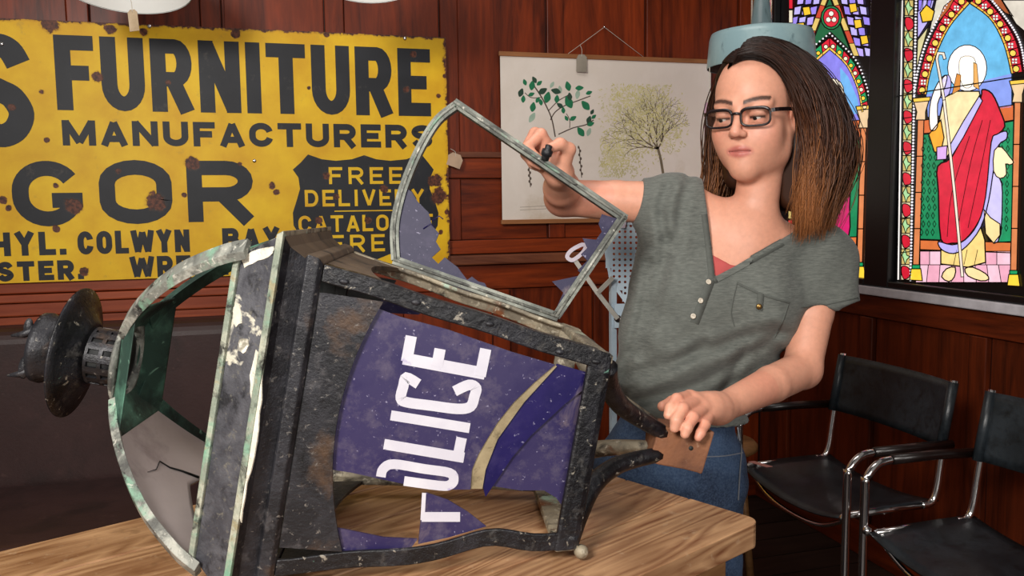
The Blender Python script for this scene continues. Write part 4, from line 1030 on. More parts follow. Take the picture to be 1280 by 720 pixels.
pane_o = MB().prism([nf(*p, -.008) for p in main], -NF*.004).build('glass_pane', m_glass, lan)
lab(pane_o, 'broken blue glass pane painted with white letters')
gl('glass_edge', [(694, 456), (668, 478), (642, 503), (622, 528), (609, 549), (598, 568), (590, 587), (588, 611), (603, 611), (607, 587), (622, 549), (655, 503), (696, 458)], m_putty, -.010)
gl('glass_shard', [(697, 455), (742, 468), (736, 482), (706, 505), (663, 545), (640, 572), (622, 599), (607, 621), (603, 606), (607, 587), (622, 549), (655, 503)], m_glass_d, -.013, label='deep blue curved shard')
gl('glass_shard', [(742, 466), (738, 540), (712, 628), (704, 634), (695, 622), (680, 613), (650, 613), (612, 607), (640, 570), (663, 542), (706, 502)], m_glass, -.018)
gl('glass_shard', [(533, 616), (560, 625), (585, 640), (608, 658), (560, 672), (523, 680), (527, 640)], m_glass, -.008, label='lower shard with part of the letter P')
gl('glass_shard', [(422, 660), (480, 672), (522, 674), (510, 690), (428, 706), (421, 690)], m_glass, -.008)
# letters (read from bottom to top along the glass): strokes traced on the glass plane
def lt(name, strokes):
    mb = MB()
    for i, (pts, wd) in enumerate(strokes):
        for q in strip2(pts, wd): mb.prism([nf(p[0], p[1], -.0082) for p in q], NF*(.0008+.0002*i))
    return mb.build(name, m_wpaint, pane_o)
lt('letter', [([(504, 448), (606, 467)], 15), ([(514, 420), (508, 452)], 14), ([(550, 436), (546, 458)], 14), ([(607, 436), (600, 470)], 14)])
lt('letter', [(smooth_pts([(523, 480), (508, 472), (504, 483), (501, 498), (510, 503), (540, 507), (572, 511), (588, 508), (593, 495), (595, 485), (586, 481), (568, 489)], 4), 13)])
lt('letter', [([(488.5, 519), (587, 535)], 12.5)])
lt('letter', [([(480, 555), (580, 572)], 13), ([(577, 547), (571, 576)], 13)])
lt('letter', [(smooth_pts([(476, 596), (479, 586), (492, 580), (530, 586), (562, 591), (567, 600), (562, 606), (550, 607), (505, 601)], 4), 12)])
lt('letter', [([(527, 646), (575, 646)], 12), ([(530, 616), (528, 650)], 5)])

# ---- far pane remnants and bottom-side glass (seen through the broken front)
FM = rotx(2)
MB().prism([FM@np.array([u, y, half(u)-.01]) for u, y in ((.12, -.12), (.13, -.17), (.25, -.165), (.20, -.13))], FM@np.array([0, 0, .003])).build('glass_shard', m_glass_s, lan)

# ---- door of the upper side, opened and standing on its far hinge
H0 = np.array([UT, TH, -TH]); H1 = np.array([UB, BH, -BH]); HD = (H1-H0)/np.linalg.norm(H1-H0)
TN = np.array([0, 0, 1.]); TN = TN-HD*(TN@HD); TN /= np.linalg.norm(TN); NN = np.cross(HD, TN); NN = NN if NN[1] > 0 else -NN
th = math.radians(98); DE = TN*math.cos(th)+NN*math.sin(th); DN = np.cross(HD, DE); DN = DN if DN[2] > 0 else -DN
def dp(s, t, off=0.0): return H0+HD*s+DE*t+DN*off
door = bpy.data.objects.new('door', None); COL.objects.link(door); door.parent = lan; door.empty_display_size = .03
lab(door, 'hinged frame with jagged blue glass, standing open')
arc_pts = smooth_pts([(.088, .337), (.065, .299), (.053, .248), (.0475, .183), (.049, .125), (.0585, .069), (.082, .011)], 5)
m_dframe = worn('weathered_door_frame', '#5f625c', [('#8b8e84', 12, .45, .62), ('#33332f', 9, .52, .66), ('#8fb49c', 16, .62, .72), ('#c2bba8', 50, .66, .74)], .55, .3, .5, 60)
def bar(pts, name, wd=.016, dpth=.014):
    P = [dp(*p) for p in pts]; MB().tube(P, 1, sec=(dpth, wd), upv=DE if abs((P[-1]-P[0])@DE) < abs((P[-1]-P[0])@HD) else HD).build(name, m_dframe, door, .0015)
    P = [dp(p[0], p[1], .008) for p in pts]; MB().tube(P, .0028, 6).build('bead', m_cop, door)
def barq(pts, name, wd=.017, dpth=.016):
    q = strip2(pts, wd); mb = MB()
    for a, b, c, d in q:
        V = [dp(*p, -dpth/2) for p in (a, b, c, d)]+[dp(*p, dpth/2) for p in (a, b, c, d)]
        mb.add(V, [(0, 1, 2, 3), (7, 6, 5, 4), (0, 4, 5, 1), (3, 2, 6, 7), (0, 3, 7, 4), (1, 5, 6, 2)])
    mb.build(name, m_dframe, door, 0, True)
    mb = MB(); P = [dp(p[0], p[1], dpth/2+.001) for p in pts]; mb.tube(P, .003, 6); mb.build('bead', m_cop, door)
barq(arc_pts, 'curved_rail'); barq([(.083, .342), (.475, .232)], 'free_stile'); barq([(.470, .238), (.409, .009)], 'bottom_rail'); barq([(.078, .010), (.414, .010)], 'hinge_stile')
def dpx(px, py, off=0.0): return lhit(px, py, DN, DN@H0+off)
def dshard(pts, mat=m_glass_s): MB().prism([dpx(*p) for p in pts], DN*.003).build('glass_shard', mat, door)
dshard([(500, 250), (508, 236), (515, 240), (522, 252), (536, 266), (540, 282), (549, 292), (545, 302), (551, 312), (540, 322), (548, 330), (556, 322), (572, 334), (584, 350), (590, 346), (598, 352), (606, 354), (612, 366), (630, 372), (650, 380), (690, 392), (696, 398), (640, 384), (560, 356), (498, 334), (494, 300)])
dshard([(752, 268), (748, 280), (752, 290), (745, 300), (728, 298), (734, 310), (726, 318), (734, 326), (722, 338), (728, 344), (690, 352), (704, 366), (696, 384), (690, 394), (702, 396), (780, 276)])
for px, py in ((529, 286), (540, 276)): MB().tube([dpx(px, py, .004), dpx(px+9, py-6, .004), dpx(px+14, py-2, .004)], .0012, 5).build('glass_splinter', m_glass_d, door)
kn = dpx(681, 200); MB().lathe([(0, .0), (.008, .0), (.008, .007), (.011, .010), (.011, .019), (.007, .022), (.007, .029), (0, .031)], 14, DE*.8+DN*.6, kn+DN*.006).build('knob', m_iron, door)
for s in (.14, .36): MB().tube([dp(s-.02, .004, -.006), dp(s+.02, .004, -.006)], .006, 8).build('hinge', m_iron, door)

# ---- dome ribs, throat, opal panes
prof = [(-.050, .238), (-.080, .226), (-.113, .208), (-.145, .188), (-.175, .164), (-.202, .138), (-.225, .112), (-.246, .083), (-.258, .060)]
PR = np.array(smooth_pts(prof, 3))
for k, (sy, sz) in enumerate(((1, 1), (-1, 1), (1, -1), (-1, -1))):
    T_ = np.gradient(PR, axis=0); mb = MB(); vs = []; fs = []
    for (u, r), tt in zip(PR, T_):
        l = math.hypot(*tt); nrm = np.array([tt[1]/l, -tt[0]/l]);  nrm = nrm if nrm[1] > 0 else -nrm
        dg = np.array([0, sy, sz])/1.0; tg = np.array([0, -sy, sz])/math.sqrt(2)
        c0 = np.array([u, 0, 0])+dg*r; n3 = np.array([nrm[0], 0, 0])+dg/math.sqrt(2)*nrm[1]
        for a, b in ((-.017, -.013), (-.012, .0), (.012, .0), (.017, -.013), (.010, -.013), (-.010, -.013)): vs.append(c0+tg*a+n3*b)
    n = 6; L = len(PR)
    for i in range(L-1):
        for j in range(n): fs.append((i*n+j, i*n+(j+1) % n, (i+1)*n+(j+1) % n, (i+1)*n+j))
    fs += [tuple(range(n)), tuple((L-1)*n+j for j in range(n))]
    MB().add(vs, fs).build('dome_rib', m_cop if sz > 0 else m_green, lan, .001)
def dome_surf(t, s):        # t 0..1 along the profile from the throat to the eave, s -1..1 across, bottom side
    P = PR[::-1]; x = t*(len(P)-1); i = min(int(x), len(P)-2); f = x-i; u, r = P[i]*(1-f)+P[i+1]*f
    return np.array([u, -(r-.010), s*(r-.006)]), u, r
def dome_pane(k, name, mat, region, th=.003):
    """curved sheet on side k (0 bottom, 2 top ...) made of grid cells kept by region(t,s)->t clamp"""
    R = rotx(k); NT_, NS = 22, 22; mb = MB(); vs = []; fs = []
    for lay in (0, 1):
        for j in range(NS+1):
            s = -1+2*j/NS; t0, t1 = region(s)
            for i in range(NT_+1):
                t = t0+(t1-t0)*i/NT_; p, u, r = dome_surf(t, s); vs.append(R@(p+np.array([0, th*lay, 0])))
    m = (NT_+1)*(NS+1)
    for j in range(NS):
        for i in range(NT_):
            a = j*(NT_+1)+i; b = a+NT_+1; fs += [(a, a+1, b+1, b), (m+a, m+b, m+b+1, m+a+1)]
        for i in (0, NT_):
            a = j*(NT_+1)+i; b = a+NT_+1; fs.append((a, b, b+m, a+m))
    return MB().add(vs, fs, True).build(name, mat, lan)
m_opal = worn('grey_opal_glass', '#a79a98', [('#b5a9a6', 4, .4, .6), ('#8a7d7c', 5, .58, .68), ('#6a5f58', 90, .70, .74)], .4, 0, .04)
def reg_a(s):
    # broken right-hand edge: reaches the eave near the viewer, falls short at the far side
    k_ = [( -1, .58), (-.6, .70), (-.3, .74), (-.1, .72), (.1, .70), (.35, .78), (.6, .88), (1, 1.0)]
    return .12, float(np.interp(s, [a for a, b in k_], [b for a, b in k_]))
dome_pane(0, 'opal_pane', m_opal, reg_a)
lab(bpy.context.scene.objects['opal_pane'], 'cracked grey-white opal glass')
ck = MB(); P = [dome_surf(t, s)[0]+np.array([0, .0045, 0]) for t, s in ((.71, -.12), (.62, .0), (.56, .14), (.50, .22), (.52, .4), (.5, .6))]
ck.tube(P, [.0025, .0018, .0014, .001, .0008, .0004], 5).build('crack', m_inside, lan)
for k in (0, 1, 2, 3): dome_pane(k, 'throat_sheet', m_green, lambda s: (0.0, .26 if True else .2), .004)
# throat collar
MB().lathe([(.052, -.270), (.075, -.262), (.078, -.256), (.05, -.252)], 28, (1, 0, 0), closed=True).build('throat_collar', m_cop, lan)
# chimney: slotted tube, flange, cap
mb = MB(); NSl = 14; r_ = .047
for k in range(NSl):
    a0 = 2*math.pi*k/NSl; a1 = a0+2*math.pi/NSl*.58; a2 = a0+2*math.pi/NSl
    def cyl(aa, bb, u0, u1, n=3):
        vs = []; fs = []
        for i in range(n+1):
            a = aa+(bb-aa)*i/n
            for u in (u0, u1):
                for r in (r_, r_-.004): vs.append((u, r*math.cos(a), r*math.sin(a)))
        for i in range(n):
            b = i*4; fs += [(b, b+2, b+6, b+4), (b+1, b+5, b+7, b+3), (b, b+4, b+5, b+1), (b+2, b+3, b+7, b+6)]
        fs += [(0, 1, 3, 2), (n*4, n*4+2, n*4+3, n*4+1)]
        mb.add(vs, fs, False)
    cyl(a0, a1, -.318, -.262); cyl(a1, a2, -.318, -.308, 2); cyl(a1, a2, -.291, -.285, 2); cyl(a1, a2, -.270, -.262, 2)
mb.build('slotted_tube', m_iron, lan)
MB().lathe([(.0, -.325), (.043, -.325), (.043, -.262), (0, -.262)], 24, (1, 0, 0)).build('tube_core', m_inside, lan)
MB().lathe([(.046, -.312), (.056, -.318), (.066, -.326), (.090, -.338), (.107, -.341), (.107, -.344), (.088, -.343), (.060, -.333), (.046, -.318)], 48, (1, 0, 0), closed=True).build('flange', m_gloss, lan)
MB().lathe([(.040, -.33), (.054, -.335), (.055, -.385), (.058, -.388), (.057, -.398), (.050, -.400), (.046, -.392), (.040, -.36)], 40, (1, 0, 0)).build('chimney_cap', m_iron, lan)
for (y, z, s_) in ((-.030, .03, 1), (.036, .035, .8)):
    mb = MB().ball((-.406, y, z), .013*s_, 7, (.7, 1.5, .5)); mb.tube([(-.394, y, z), (-.412, y-.012, z), (-.43, y-.017, z)], [.008, .006, .002], 7)
    mb.build('broken_lug', m_iron, lan)

# ---- cast legs and rusty socket at the base
for sy, sz in ((1, 1), (-1, 1), (1, -1), (-1, -1)):
    if sy > 0: pts = [(UB+.004, .135*sy, .135*sz), (UB+.016, .105*sy, .110*sz), (UB+.045, .072*sy, .080*sz), (UB+.085, .048*sy, .050*sz), (.652, .020*sy, .022*sz)]
    else: pts = [(UB-.010, .150*sy, .150*sz), (UB+.006, .105*sy, .118*sz), (UB+.030, .066*sy, .086*sz), (UB+.075, .038*sy, .052*sz), (.652, .018*sy, .022*sz)]
    rad = [.017, .018, .017, .015, .013]
    P = smooth_pts(pts, 5); Rr = np.interp(np.linspace(0, 4, len(P)), range(5), rad)
    MB().tube(P, Rr, 10).build('leg', m_gloss if sz > 0 else m_tan, lan)
mb = MB(); Q = []
for u, h in ((.636, .032), (.655, .034), (.70, .035), (.724, .037), (.732, .039), (.730, .033), (.66, .027)): Q.append((u, h))
vs = []; fs = []
for u, h in Q:
    for a, b in ((-1, -1), (1, -1), (1, 1), (-1, 1)): vs.append((u+.004*a*b, a*h, b*h))
for i in range(len(Q)-1):
    for j in range(4): fs.append((i*4+j, i*4+(j+1) % 4, (i+1)*4+(j+1) % 4, (i+1)*4+j))
fs += [(0, 1, 2, 3), tuple((len(Q)-1)*4+j for j in range(4))]
so = mb.add(vs, fs).build('socket', m_rust, lan, .004); lab(so, 'rusty square socket')
MB().lathe([(0, .0345), (.004, .035), (.004, .0365), (0, .0365)], 10, (0, 0, 1), (.700, .004, .0)).build('bolt_hole', m_inside, so)
MB().ball((UB+.012, -BH-.004, BH-.002), .0115, 8).build('foot_knob', m_tan, lan)
MB().ball((UB+.006, BH-.012, BH-.19), .011, 7).build('foot_knob', m_iron, lan)
# ------------------------------------------------------------------ signed-distance modelling (sparse surface nets)
class SDF:
    def __init__(s): s.p = []
    def add(s, f, c, rad, k=.012, op='u'): s.p.append((f, np.array(c, float), rad, k, op)); return s
    def rc(s, a, b, ra, rb=None, k=.012, op='u'):
        a = np.array(a, float); b = np.array(b, float); rb = ra if rb is None else rb; ab = b-a; L2 = max(1e-9, ab@ab)
        def f(P):
            t = np.clip(((P-a)@ab)/L2, 0, 1); return np.linalg.norm(P-a-t[:, None]*ab, axis=1)-(ra+(rb-ra)*t)
        return s.add(f, (a+b)/2, math.sqrt(L2)/2+max(ra, rb), k, op)
    def chain(s, pts, rs, k=.012, op='u'):
        for i in range(len(pts)-1): s.rc(pts[i], pts[i+1], rs[i], rs[i+1], k if i == 0 else min(k, .006), op)
        return s
    def ell(s, c, r, R=None, k=.012, op='u'):
        c = np.array(c, float); r = np.array(r, float); R = np.eye(3) if R is None else R
        def f(P):
            q = (P-c)@R; k0 = np.linalg.norm(q/r, axis=1); k1 = np.linalg.norm(q/(r*r), axis=1)+1e-9
            return k0*(k0-1)/k1
        return s.add(f, c, max(r), k, op)
    def eval(s, P, m):
        d = np.full(len(P), .3)
        for f, c, rad, k, op in s.p:
            if op == 'all': d = f(P, d); continue
            w_ = np.all(np.abs(P-c) < rad+m+k, axis=1)
            if not w_.any(): continue
            b = f(P[w_]); a = d[w_]
            if op == 'u':
                h = np.clip(.5+.5*(b-a)/k, 0, 1); d[w_] = b*(1-h)+a*h-k*h*(1-h)
            elif op == 's':
                b = -b; h = np.clip(.5-.5*(b-a)/k, 0, 1); d[w_] = b*(1-h)+a*h+k*h*(1-h)
        return d
    def mesh(s, h):
        lo = np.min([c-r-k for f, c, r, k, o in s.p if o == 'u'], axis=0)-4*h; hi = np.max([c+r+k for f, c, r, k, o in s.p if o == 'u'], axis=0)+4*h
        B = 8; S = B*h; nb = np.ceil((hi-lo)/S).astype(int)
        I = np.stack(np.meshgrid(*[np.arange(n) for n in nb], indexing='ij'), -1).reshape(-1, 3)
        d = s.eval(lo+(I+.5)*S, S*1.2); I = I[np.abs(d) < S*1.25]
        off = np.stack(np.meshgrid(*[np.arange(B+1)]*3, indexing='ij'), -1)
        G = I[:, None, None, None, :]*B+off[None]
        D = s.eval((lo+G.reshape(-1, 3)*h), h*3+.01).reshape(G.shape[:-1])
        N = (nb.max()+2)*B
        def key(g): return (g[..., 0].astype(np.int64)*N+g[..., 1])*N+g[..., 2]
        sg = D < 0
        cs = [(a, b, c) for a in (0, 1) for b in (0, 1) for c in (0, 1)]
        cor = np.stack([D[:, a:a+B, b:b+B, c:c+B] for a, b, c in cs], -1)
        act = (cor < 0).any(-1) & (cor >= 0).any(-1)
        cg = G[:, :B, :B, :B][act]; cv = cor[act]
        acc = np.zeros((len(cg), 3)); cnt = np.zeros(len(cg)); C_ = np.array(cs, float)
        for i in range(8):
            for j in range(i+1, 8):
                if np.abs(C_[i]-C_[j]).sum() == 1:
                    a, b = cv[:, i], cv[:, j]; m = (a < 0) != (b < 0)
                    t = np.where(m, a/(a-b+1e-30), 0); acc += np.where(m[:, None], C_[i]+t[:, None]*(C_[j]-C_[i]), 0); cnt += m
        V = lo+(cg+acc/cnt[:, None])*h
        ks = key(cg); o = np.argsort(ks); ks = ks[o]; V = V[o]
        quads = []
        for ax in range(3):
            e = [0, 0, 0]; e[ax] = 1
            a = D[:, :B, :B, :B]; b = D[:, e[0]:e[0]+B, e[1]:e[1]+B, e[2]:e[2]+B]
            m = (a < 0) != (b < 0); g = G[:, :B, :B, :B][m]; fl = (a < 0)[m]
            u, v = (ax+1) % 3, (ax+2) % 3; q = []
            for du, dv in ((1, 1), (0, 1), (0, 0), (1, 0)):
                gg = g.copy(); gg[:, u] -= du; gg[:, v] -= dv; kk = key(gg)
                ix = np.clip(np.searchsorted(ks, kk), 0, len(ks)-1); q.append(np.where(ks[ix] == kk, ix, -1))
            q = np.stack(q, 1); ok = (q >= 0).all(1); q = q[ok]; fl = fl[ok]
            q[~fl] = q[~fl][:, ::-1]; quads.append(q)
        return V, np.concatenate(quads)
def sdf_obj(name, sdf, h, mat, parent, smooth=2, colf=None):
    V, Q = sdf.mesh(h)
    # light Laplacian smoothing
    E_ = np.concatenate([Q[:, [i, (i+1) % 4]] for i in range(4)])
    for _ in range(smooth):
        A = np.zeros_like(V); n = np.zeros(len(V))
        np.add.at(A, E_[:, 0], V[E_[:, 1]]); np.add.at(A, E_[:, 1], V[E_[:, 0]]); np.add.at(n, E_[:, 0], 1); np.add.at(n, E_[:, 1], 1)
        V = V*.5+A/np.maximum(n, 1)[:, None]*.5
    me = bpy.data.meshes.new(name)
    me.vertices.add(len(V)); me.vertices.foreach_set('co', V.ravel())
    me.loops.add(Q.size); me.loops.foreach_set('vertex_index', Q.ravel().astype(np.int32))
    me.polygons.add(len(Q)); me.polygons.foreach_set('loop_start', np.arange(0, Q.size, 4, dtype=np.int32)); 
    me.update(calc_edges=True); me.validate()
    me.polygons.foreach_set('use_smooth', np.ones(len(me.polygons), bool))
    if colf is not None:
        c = colf(V); at = me.color_attributes.new('Col', 'FLOAT_COLOR', 'POINT'); at.data.foreach_set('color', np.c_[c, np.ones(len(c))].astype(np.float32).ravel())
    me.materials.append(mat)
    o = bpy.data.objects.new(name, me); COL.objects.link(o)
    if parent is not None: o.parent = parent; o.location = -np.array(parent.location)
    return o
def sd_poly(x, y, poly):
    """signed distance to a 2d polygon (negative inside)"""
    P = np.array(poly, float); d = np.full(len(x), 1e18); s_ = np.ones(len(x)); n = len(P); j = n-1
    for i in range(n):
        e = P[j]-P[i]; wx, wy = x-P[i][0], y-P[i][1]; t = np.clip((wx*e[0]+wy*e[1])/(e@e), 0, 1)
        d = np.minimum(d, (wx-e[0]*t)**2+(wy-e[1]*t)**2)
        c1 = y >= P[i][1]; c2 = y < P[j][1]; c3 = e[0]*wy > e[1]*wx
        fl = (c1 & c2 & c3) | (~c1 & ~c2 & ~c3); s_ = np.where(fl, -s_, s_); j = i
    return s_*np.sqrt(d)

# ------------------------------------------------------------------ the woman: joints from the photograph
A = atd
neck = A(944, 262, 1.845); skullb = A(952, 205, 1.83)
shR = A(850, 256, 1.87); elR = A(704, 247, 1.88); wrR = A(699, 216, 1.735)
shL = A(1026, 322, 1.88); elL = A(1003, 462, 1.80); wrL = A(899, 511, 1.585)
hip = A(845, 575, 1.93); waist = A(852, 490, 1.90); rib = A(893, 405, 1.88); chest = A(922, 335, 1.885)
tu = (neck-hip)/np.linalg.norm(neck-hip)
tr = RT*math.cos(.16)-FW*(-math.sin(.16)); tr = tr-tu*(tr@tu); tr /= np.linalg.norm(tr); tf = np.cross(tr, tu); 
if tf@FW > 0: tf = -tf
TRm = np.stack([tr, tu, tf], 1)         # torso frame: right in the picture, up, towards the viewer
pbase = np.array([hip[0], hip[1], 0.0])
woman = thing('person', 'woman with long brown hair, glasses and grey-green T-shirt lifting the lantern door', 'person', tuple(pbase))
# head frame
yaw_h = math.radians(36); fh = -np.array([FW[0], FW[1], 0]); fh /= np.linalg.norm(fh); rh = np.array([RT[0], RT[1], 0]); rh /= np.linalg.norm(rh)
hf = fh*math.cos(yaw_h)-rh*math.sin(yaw_h); hf = hf*math.cos(.10)+np.array([0, 0, -1])*math.sin(.10)
hz = np.array([0, 0, 1.])-hf*hf[2]; hz /= np.linalg.norm(hz)
hz = hz+np.cross(hf, hz)*.0; hx = np.cross(hf, hz); HR = np.stack([hx, hf, hz], 1)   # x = her right, y = forward, z = up
HS = 1.14
HO = A(925, 145, 1.745)-hf*.083*HS
def hd(x, y, z): return HO+HR@(np.array([x, y, z])*HS)
def torso_prims(s, g=0.0, k=.06):
    s.ell(hip, (.160+g, .12+g, .115+g), TRm, k); s.ell(waist, (.128+g, .12+g, .098+g), TRm, k)
    s.ell(rib, (.148+g, .11+g, .105+g), TRm, k); s.ell(chest, (.150+g, .085+g, .098+g), TRm, k)
    s.rc(neck-tu*.05-tf*.01, shR-tu*.005, .052+g, .050+g, k); s.rc(neck-tu*.06-tf*.01, shL-tu*.005, .052+g, .052+g, k)
    for px, py in ((868, 372), (958, 380)): s.ell(A(px, py, 1.80), (.062+g, .060+g, .045+g), TRm, .05)
# ---- skin: one continuous body (head, neck, chest, arms, hands)
SK = SDF()
torso_prims(SK, 0.0)
SK.chain([neck-tu*.06, neck, skullb, hd(0, -.012, -.03)], [.056, .047, .046, .052], .03)
SK.chain([shR, shR*.45+elR*.55, elR], [.050, .044, .039], .03); SK.chain([elR, elR*.6+wrR*.4, wrR], [.040, .039, .027], .015)
SK.chain([shL, shL*.5+elL*.5, elL], [.053, .045, .038], .03); SK.chain([elL, elL*.6+wrL*.4, wrL], [.039, .037, .026], .015)
# head
def E_(c, r, k=.02, op='u', R=None): SK.ell(hd(*c), np.array(r)*HS, HR if R is None else HR@R, k*HS, op)
def C_(a, b, ra, rb, k=.012, op='u'): SK.rc(hd(*a), hd(*b), ra*HS, rb*HS, k*HS, op)
E_((0, -.014, .046), (.071, .092, .078), .02)
E_((0, .022, .03), (.062, .064, .062), .02)
E_((0, .022, -.03), (.054, .061, .076), .03)
for s in (-1, 1):
    C_((s*.054, -.005, -.035), (s*.044, .012, -.068), .013, .011, .03)
    C_((s*.044, .012, -.068), (s*.013, .066, -.096), .011, .011, .03)
    E_((s*.036, .057, -.028), (.024, .022, .022), .025)
    C_((s*.012, .083, .020), (s*.046, .068, .020), .008, .007, .015)
E_((0, .072, -.096), (.016, .016, .015), .022)
E_((0, .072, -.060), (.028, .015, .024), .03)
for s in (-1, 1): E_((s*.029, .046, -.048), (.025, .028, .034), .03)
# eye sockets
for s in (-1, 1): E_((s*.0315, .096, .002), (.019, .016, .0115), .012, 's')
# nose
C_((0, .086, .012), (0, .106, -.026), .0062, .0085, .010); E_((0, .1075, -.0285), (.0095, .009, .0085), .006)
for s in (-1, 1): E_((s*.0105, .098, -.0315), (.0065, .008, .0065), .006)
for s in (-1, 1): E_((s*.0055, .106, -.0378), (.0032, .0042, .0028), .002, 's')
# eyelids over the eyeballs
for s in (-1, 1):
    E_((s*.0315, .0780, .0040), (.0160, .0142, .0122), .006); E_((s*.0315, .0760, -.0110), (.0150, .0125, .0075), .006)
# mouth
C_((-.019, .0830, -.0612), (0, .0895, -.0578), .0030, .0046, .006); C_((.019, .0830, -.0612), (0, .0895, -.0578), .0030, .0046, .006)
C_((-.016, .0825, -.0650), (0, .0875, -.0678), .0032, .0054, .006); C_((.016, .0825, -.0650), (0, .0875, -.0678), .0032, .0054, .006)
C_((-.022, .0860, -.0622), (0, .0935, -.0616), .0013, .0013, .003, 's'); C_((.022, .0860, -.0622), (0, .0935, -.0616), .0013, .0013, .003, 's')
for s in (-1, 1): E_((s*.073, -.008, -.006), (.008, .018, .028), .006)
# right hand (on the knob of the door): thumb side to the viewer
def hand(wr, mcps, pips, tips, thumb, pr=.017, fr=.0100):
    cen = np.mean(mcps, axis=0)
    for m_ in mcps: SK.rc(wr*.75+cen*.25, m_, pr*1.15, .0125, .016)
    SK.rc(wr, wr*.5+cen*.5, .025, .024, .02)
    for i, (m_, p_, t_) in enumerate(zip(mcps, pips, tips)):
        f = fr*(1.0, 1.04, .98, .88)[i]; mid = p_*.45+t_*.55; mid = mid+(p_-m_)*.12
        SK.chain([m_, p_, mid, t_], [.0122*f/.0100, f*1.05, f*.95, f*.82], .004)
    SK.chain(thumb, [.0165, .0135, .0118, .0095], .008)
hand(wrR, [A(676, 168, 1.700), A(669, 167, 1.722), A(667, 172, 1.745), A(669, 180, 1.765)],
     [A(659, 184, 1.680), A(656, 188, 1.708), A(657, 193, 1.734), A(661, 198, 1.755)],
     [A(681, 203, 1.678), A(676, 208, 1.706), A(676, 211, 1.732), A(679, 212, 1.752)],
     [A(704, 206, 1.715), A(711, 187, 1.695), A(700, 180, 1.678), A(684, 187, 1.664)])
# left hand over the rusty socket
hand(wrL, [A(862, 496, 1.535), A(871, 503, 1.525), A(880, 511, 1.523), A(887, 519, 1.53)],
     [A(846, 499, 1.490), A(853, 511, 1.468), A(866, 522, 1.468), A(881, 531, 1.478)],
     [A(835, 519, 1.466), A(843, 535, 1.452), A(856, 543, 1.450), A(873, 547, 1.458)],
     [A(878, 506, 1.572), A(855, 501, 1.575), A(841, 503, 1.563), A(828, 508, 1.545)])
BR = srgb('#2a1a14')[:3]
def skin_col(V):
    q = (V-HO)@HR/HS; x, y, z = q.T
    base = np.array(srgb('#d79a80')[:3]); c = np.tile(base, (len(V), 1))
    def mixc(w, col): c[:] = c*(1-w[:, None])+np.array(srgb(col)[:3])*w[:, None]
    inh = (np.abs(x) < .12) & (np.abs(y) < .14) & (np.abs(z) < .16)
    g = lambda cx, cy, cz, r: np.exp(-(((np.abs(x)-cx)/r)**2+((y-cy)/r)**2+((z-cz)/r)**2))*inh
    mixc(.35*g(.038, .07, -.03, .024), '#d98070'); mixc(.30*g(0, .108, -.028, .014), '#d98474')
    lip = np.clip(1.6-(np.abs(x)/.0225)**2-((z+.0625)/.0105)**2*1.1, 0, 1)*inh*(y > .074)*np.clip((y-.074)/.004, 0, 1); mixc(lip*.8, '#b85f5a')
    seam = np.exp(-((z+.0618)/.0016)**2)*(np.abs(x) < .02)*inh*(y > .076); mixc(seam*.7, '#7a3a36')
    ax = np.abs(x); bz = .0225+.006*np.sin(np.clip((ax-.010)/.04, 0, 1)*2.2)
    brow = np.exp(-((z-bz)/.0032)**2)*(ax > .010)*(ax < .052)*(y > .04)*inh; mixc(np.clip(brow*2.0, 0, 1)*.92, '#2c1a14')
    lash = np.exp(-((z+.0035)/.0020)**2)*(np.abs(ax-.0315) < .0135)*(y > .078)*inh; mixc(np.clip(lash*1.4, 0, 1)*.9, '#2a1815')
    # hands a little redder at the knuckles and fingertips
    for P in (wrR, wrL):
        d = np.linalg.norm(V-P, axis=1); mixc(.25*np.clip((d-.06)/.06, 0, 1)*(d < .16), '#d07a66')
    zh = .098-5.0*(x-.012)**2; scalp = inh*np.maximum(np.clip((z-zh)/.008, 0, 1), np.clip((.0-y)/.012, 0, 1)*(z > -.06)); mixc(scalp*.92, '#24150f')
    return c
tS = NT('skin'); at = tS.n('ShaderNodeVertexColor'); at.layer_name = 'Col'
mot = tS.ramp(tS.noise(90, 4, .6), .3, .7, .93, 1.05); cc = tS.n('ShaderNodeMix', {0: 1.0}, data_type='RGBA', blend_type='MULTIPLY'); tS.t.links.new(at.outputs['Color'], cc.inputs[6])
cmb = tS.n('ShaderNodeCombineColor', {0: mot, 1: mot, 2: mot}); tS.t.links.new(cmb.outputs[0], cc.inputs[7])
tS.bump(tS.noise(400, 3), .06, .001)
m_skin = tS.fin(cc.outputs[2], .48, 0, Subsurface_Weight=.12, Subsurface_Radius=(.012, .005, .003), Subsurface_Scale=.6)
body = sdf_obj('body', SK, .0026, m_skin, woman, 1, skin_col)
# eyes
m_eye = plain('eye_white', '#d8d0c8', .2); m_iris = plain('dark_iris', '#2a1a12', .15)
def put(mb, name, mat, parent=None, **kw):
    o = mb.build(name, mat, parent or woman, **kw)
    if parent is None: o.location = -np.array(woman.location)
    return o
for s in (-1, 1):
    e = put(MB().ball(hd(s*.0315, .0775, -.0025), .0122*HS, 10), 'eye', m_eye)
    g_ = np.array([s*.0315+.0035, .0795, -.0025]); dirv = np.array([.25, .90, -.30]); dirv /= np.linalg.norm(dirv)
    put(MB().ball(hd(*(np.array([s*.0315, .0775, -.0025])+dirv*.0080)), .0056*HS, 8), 'iris', m_iris)
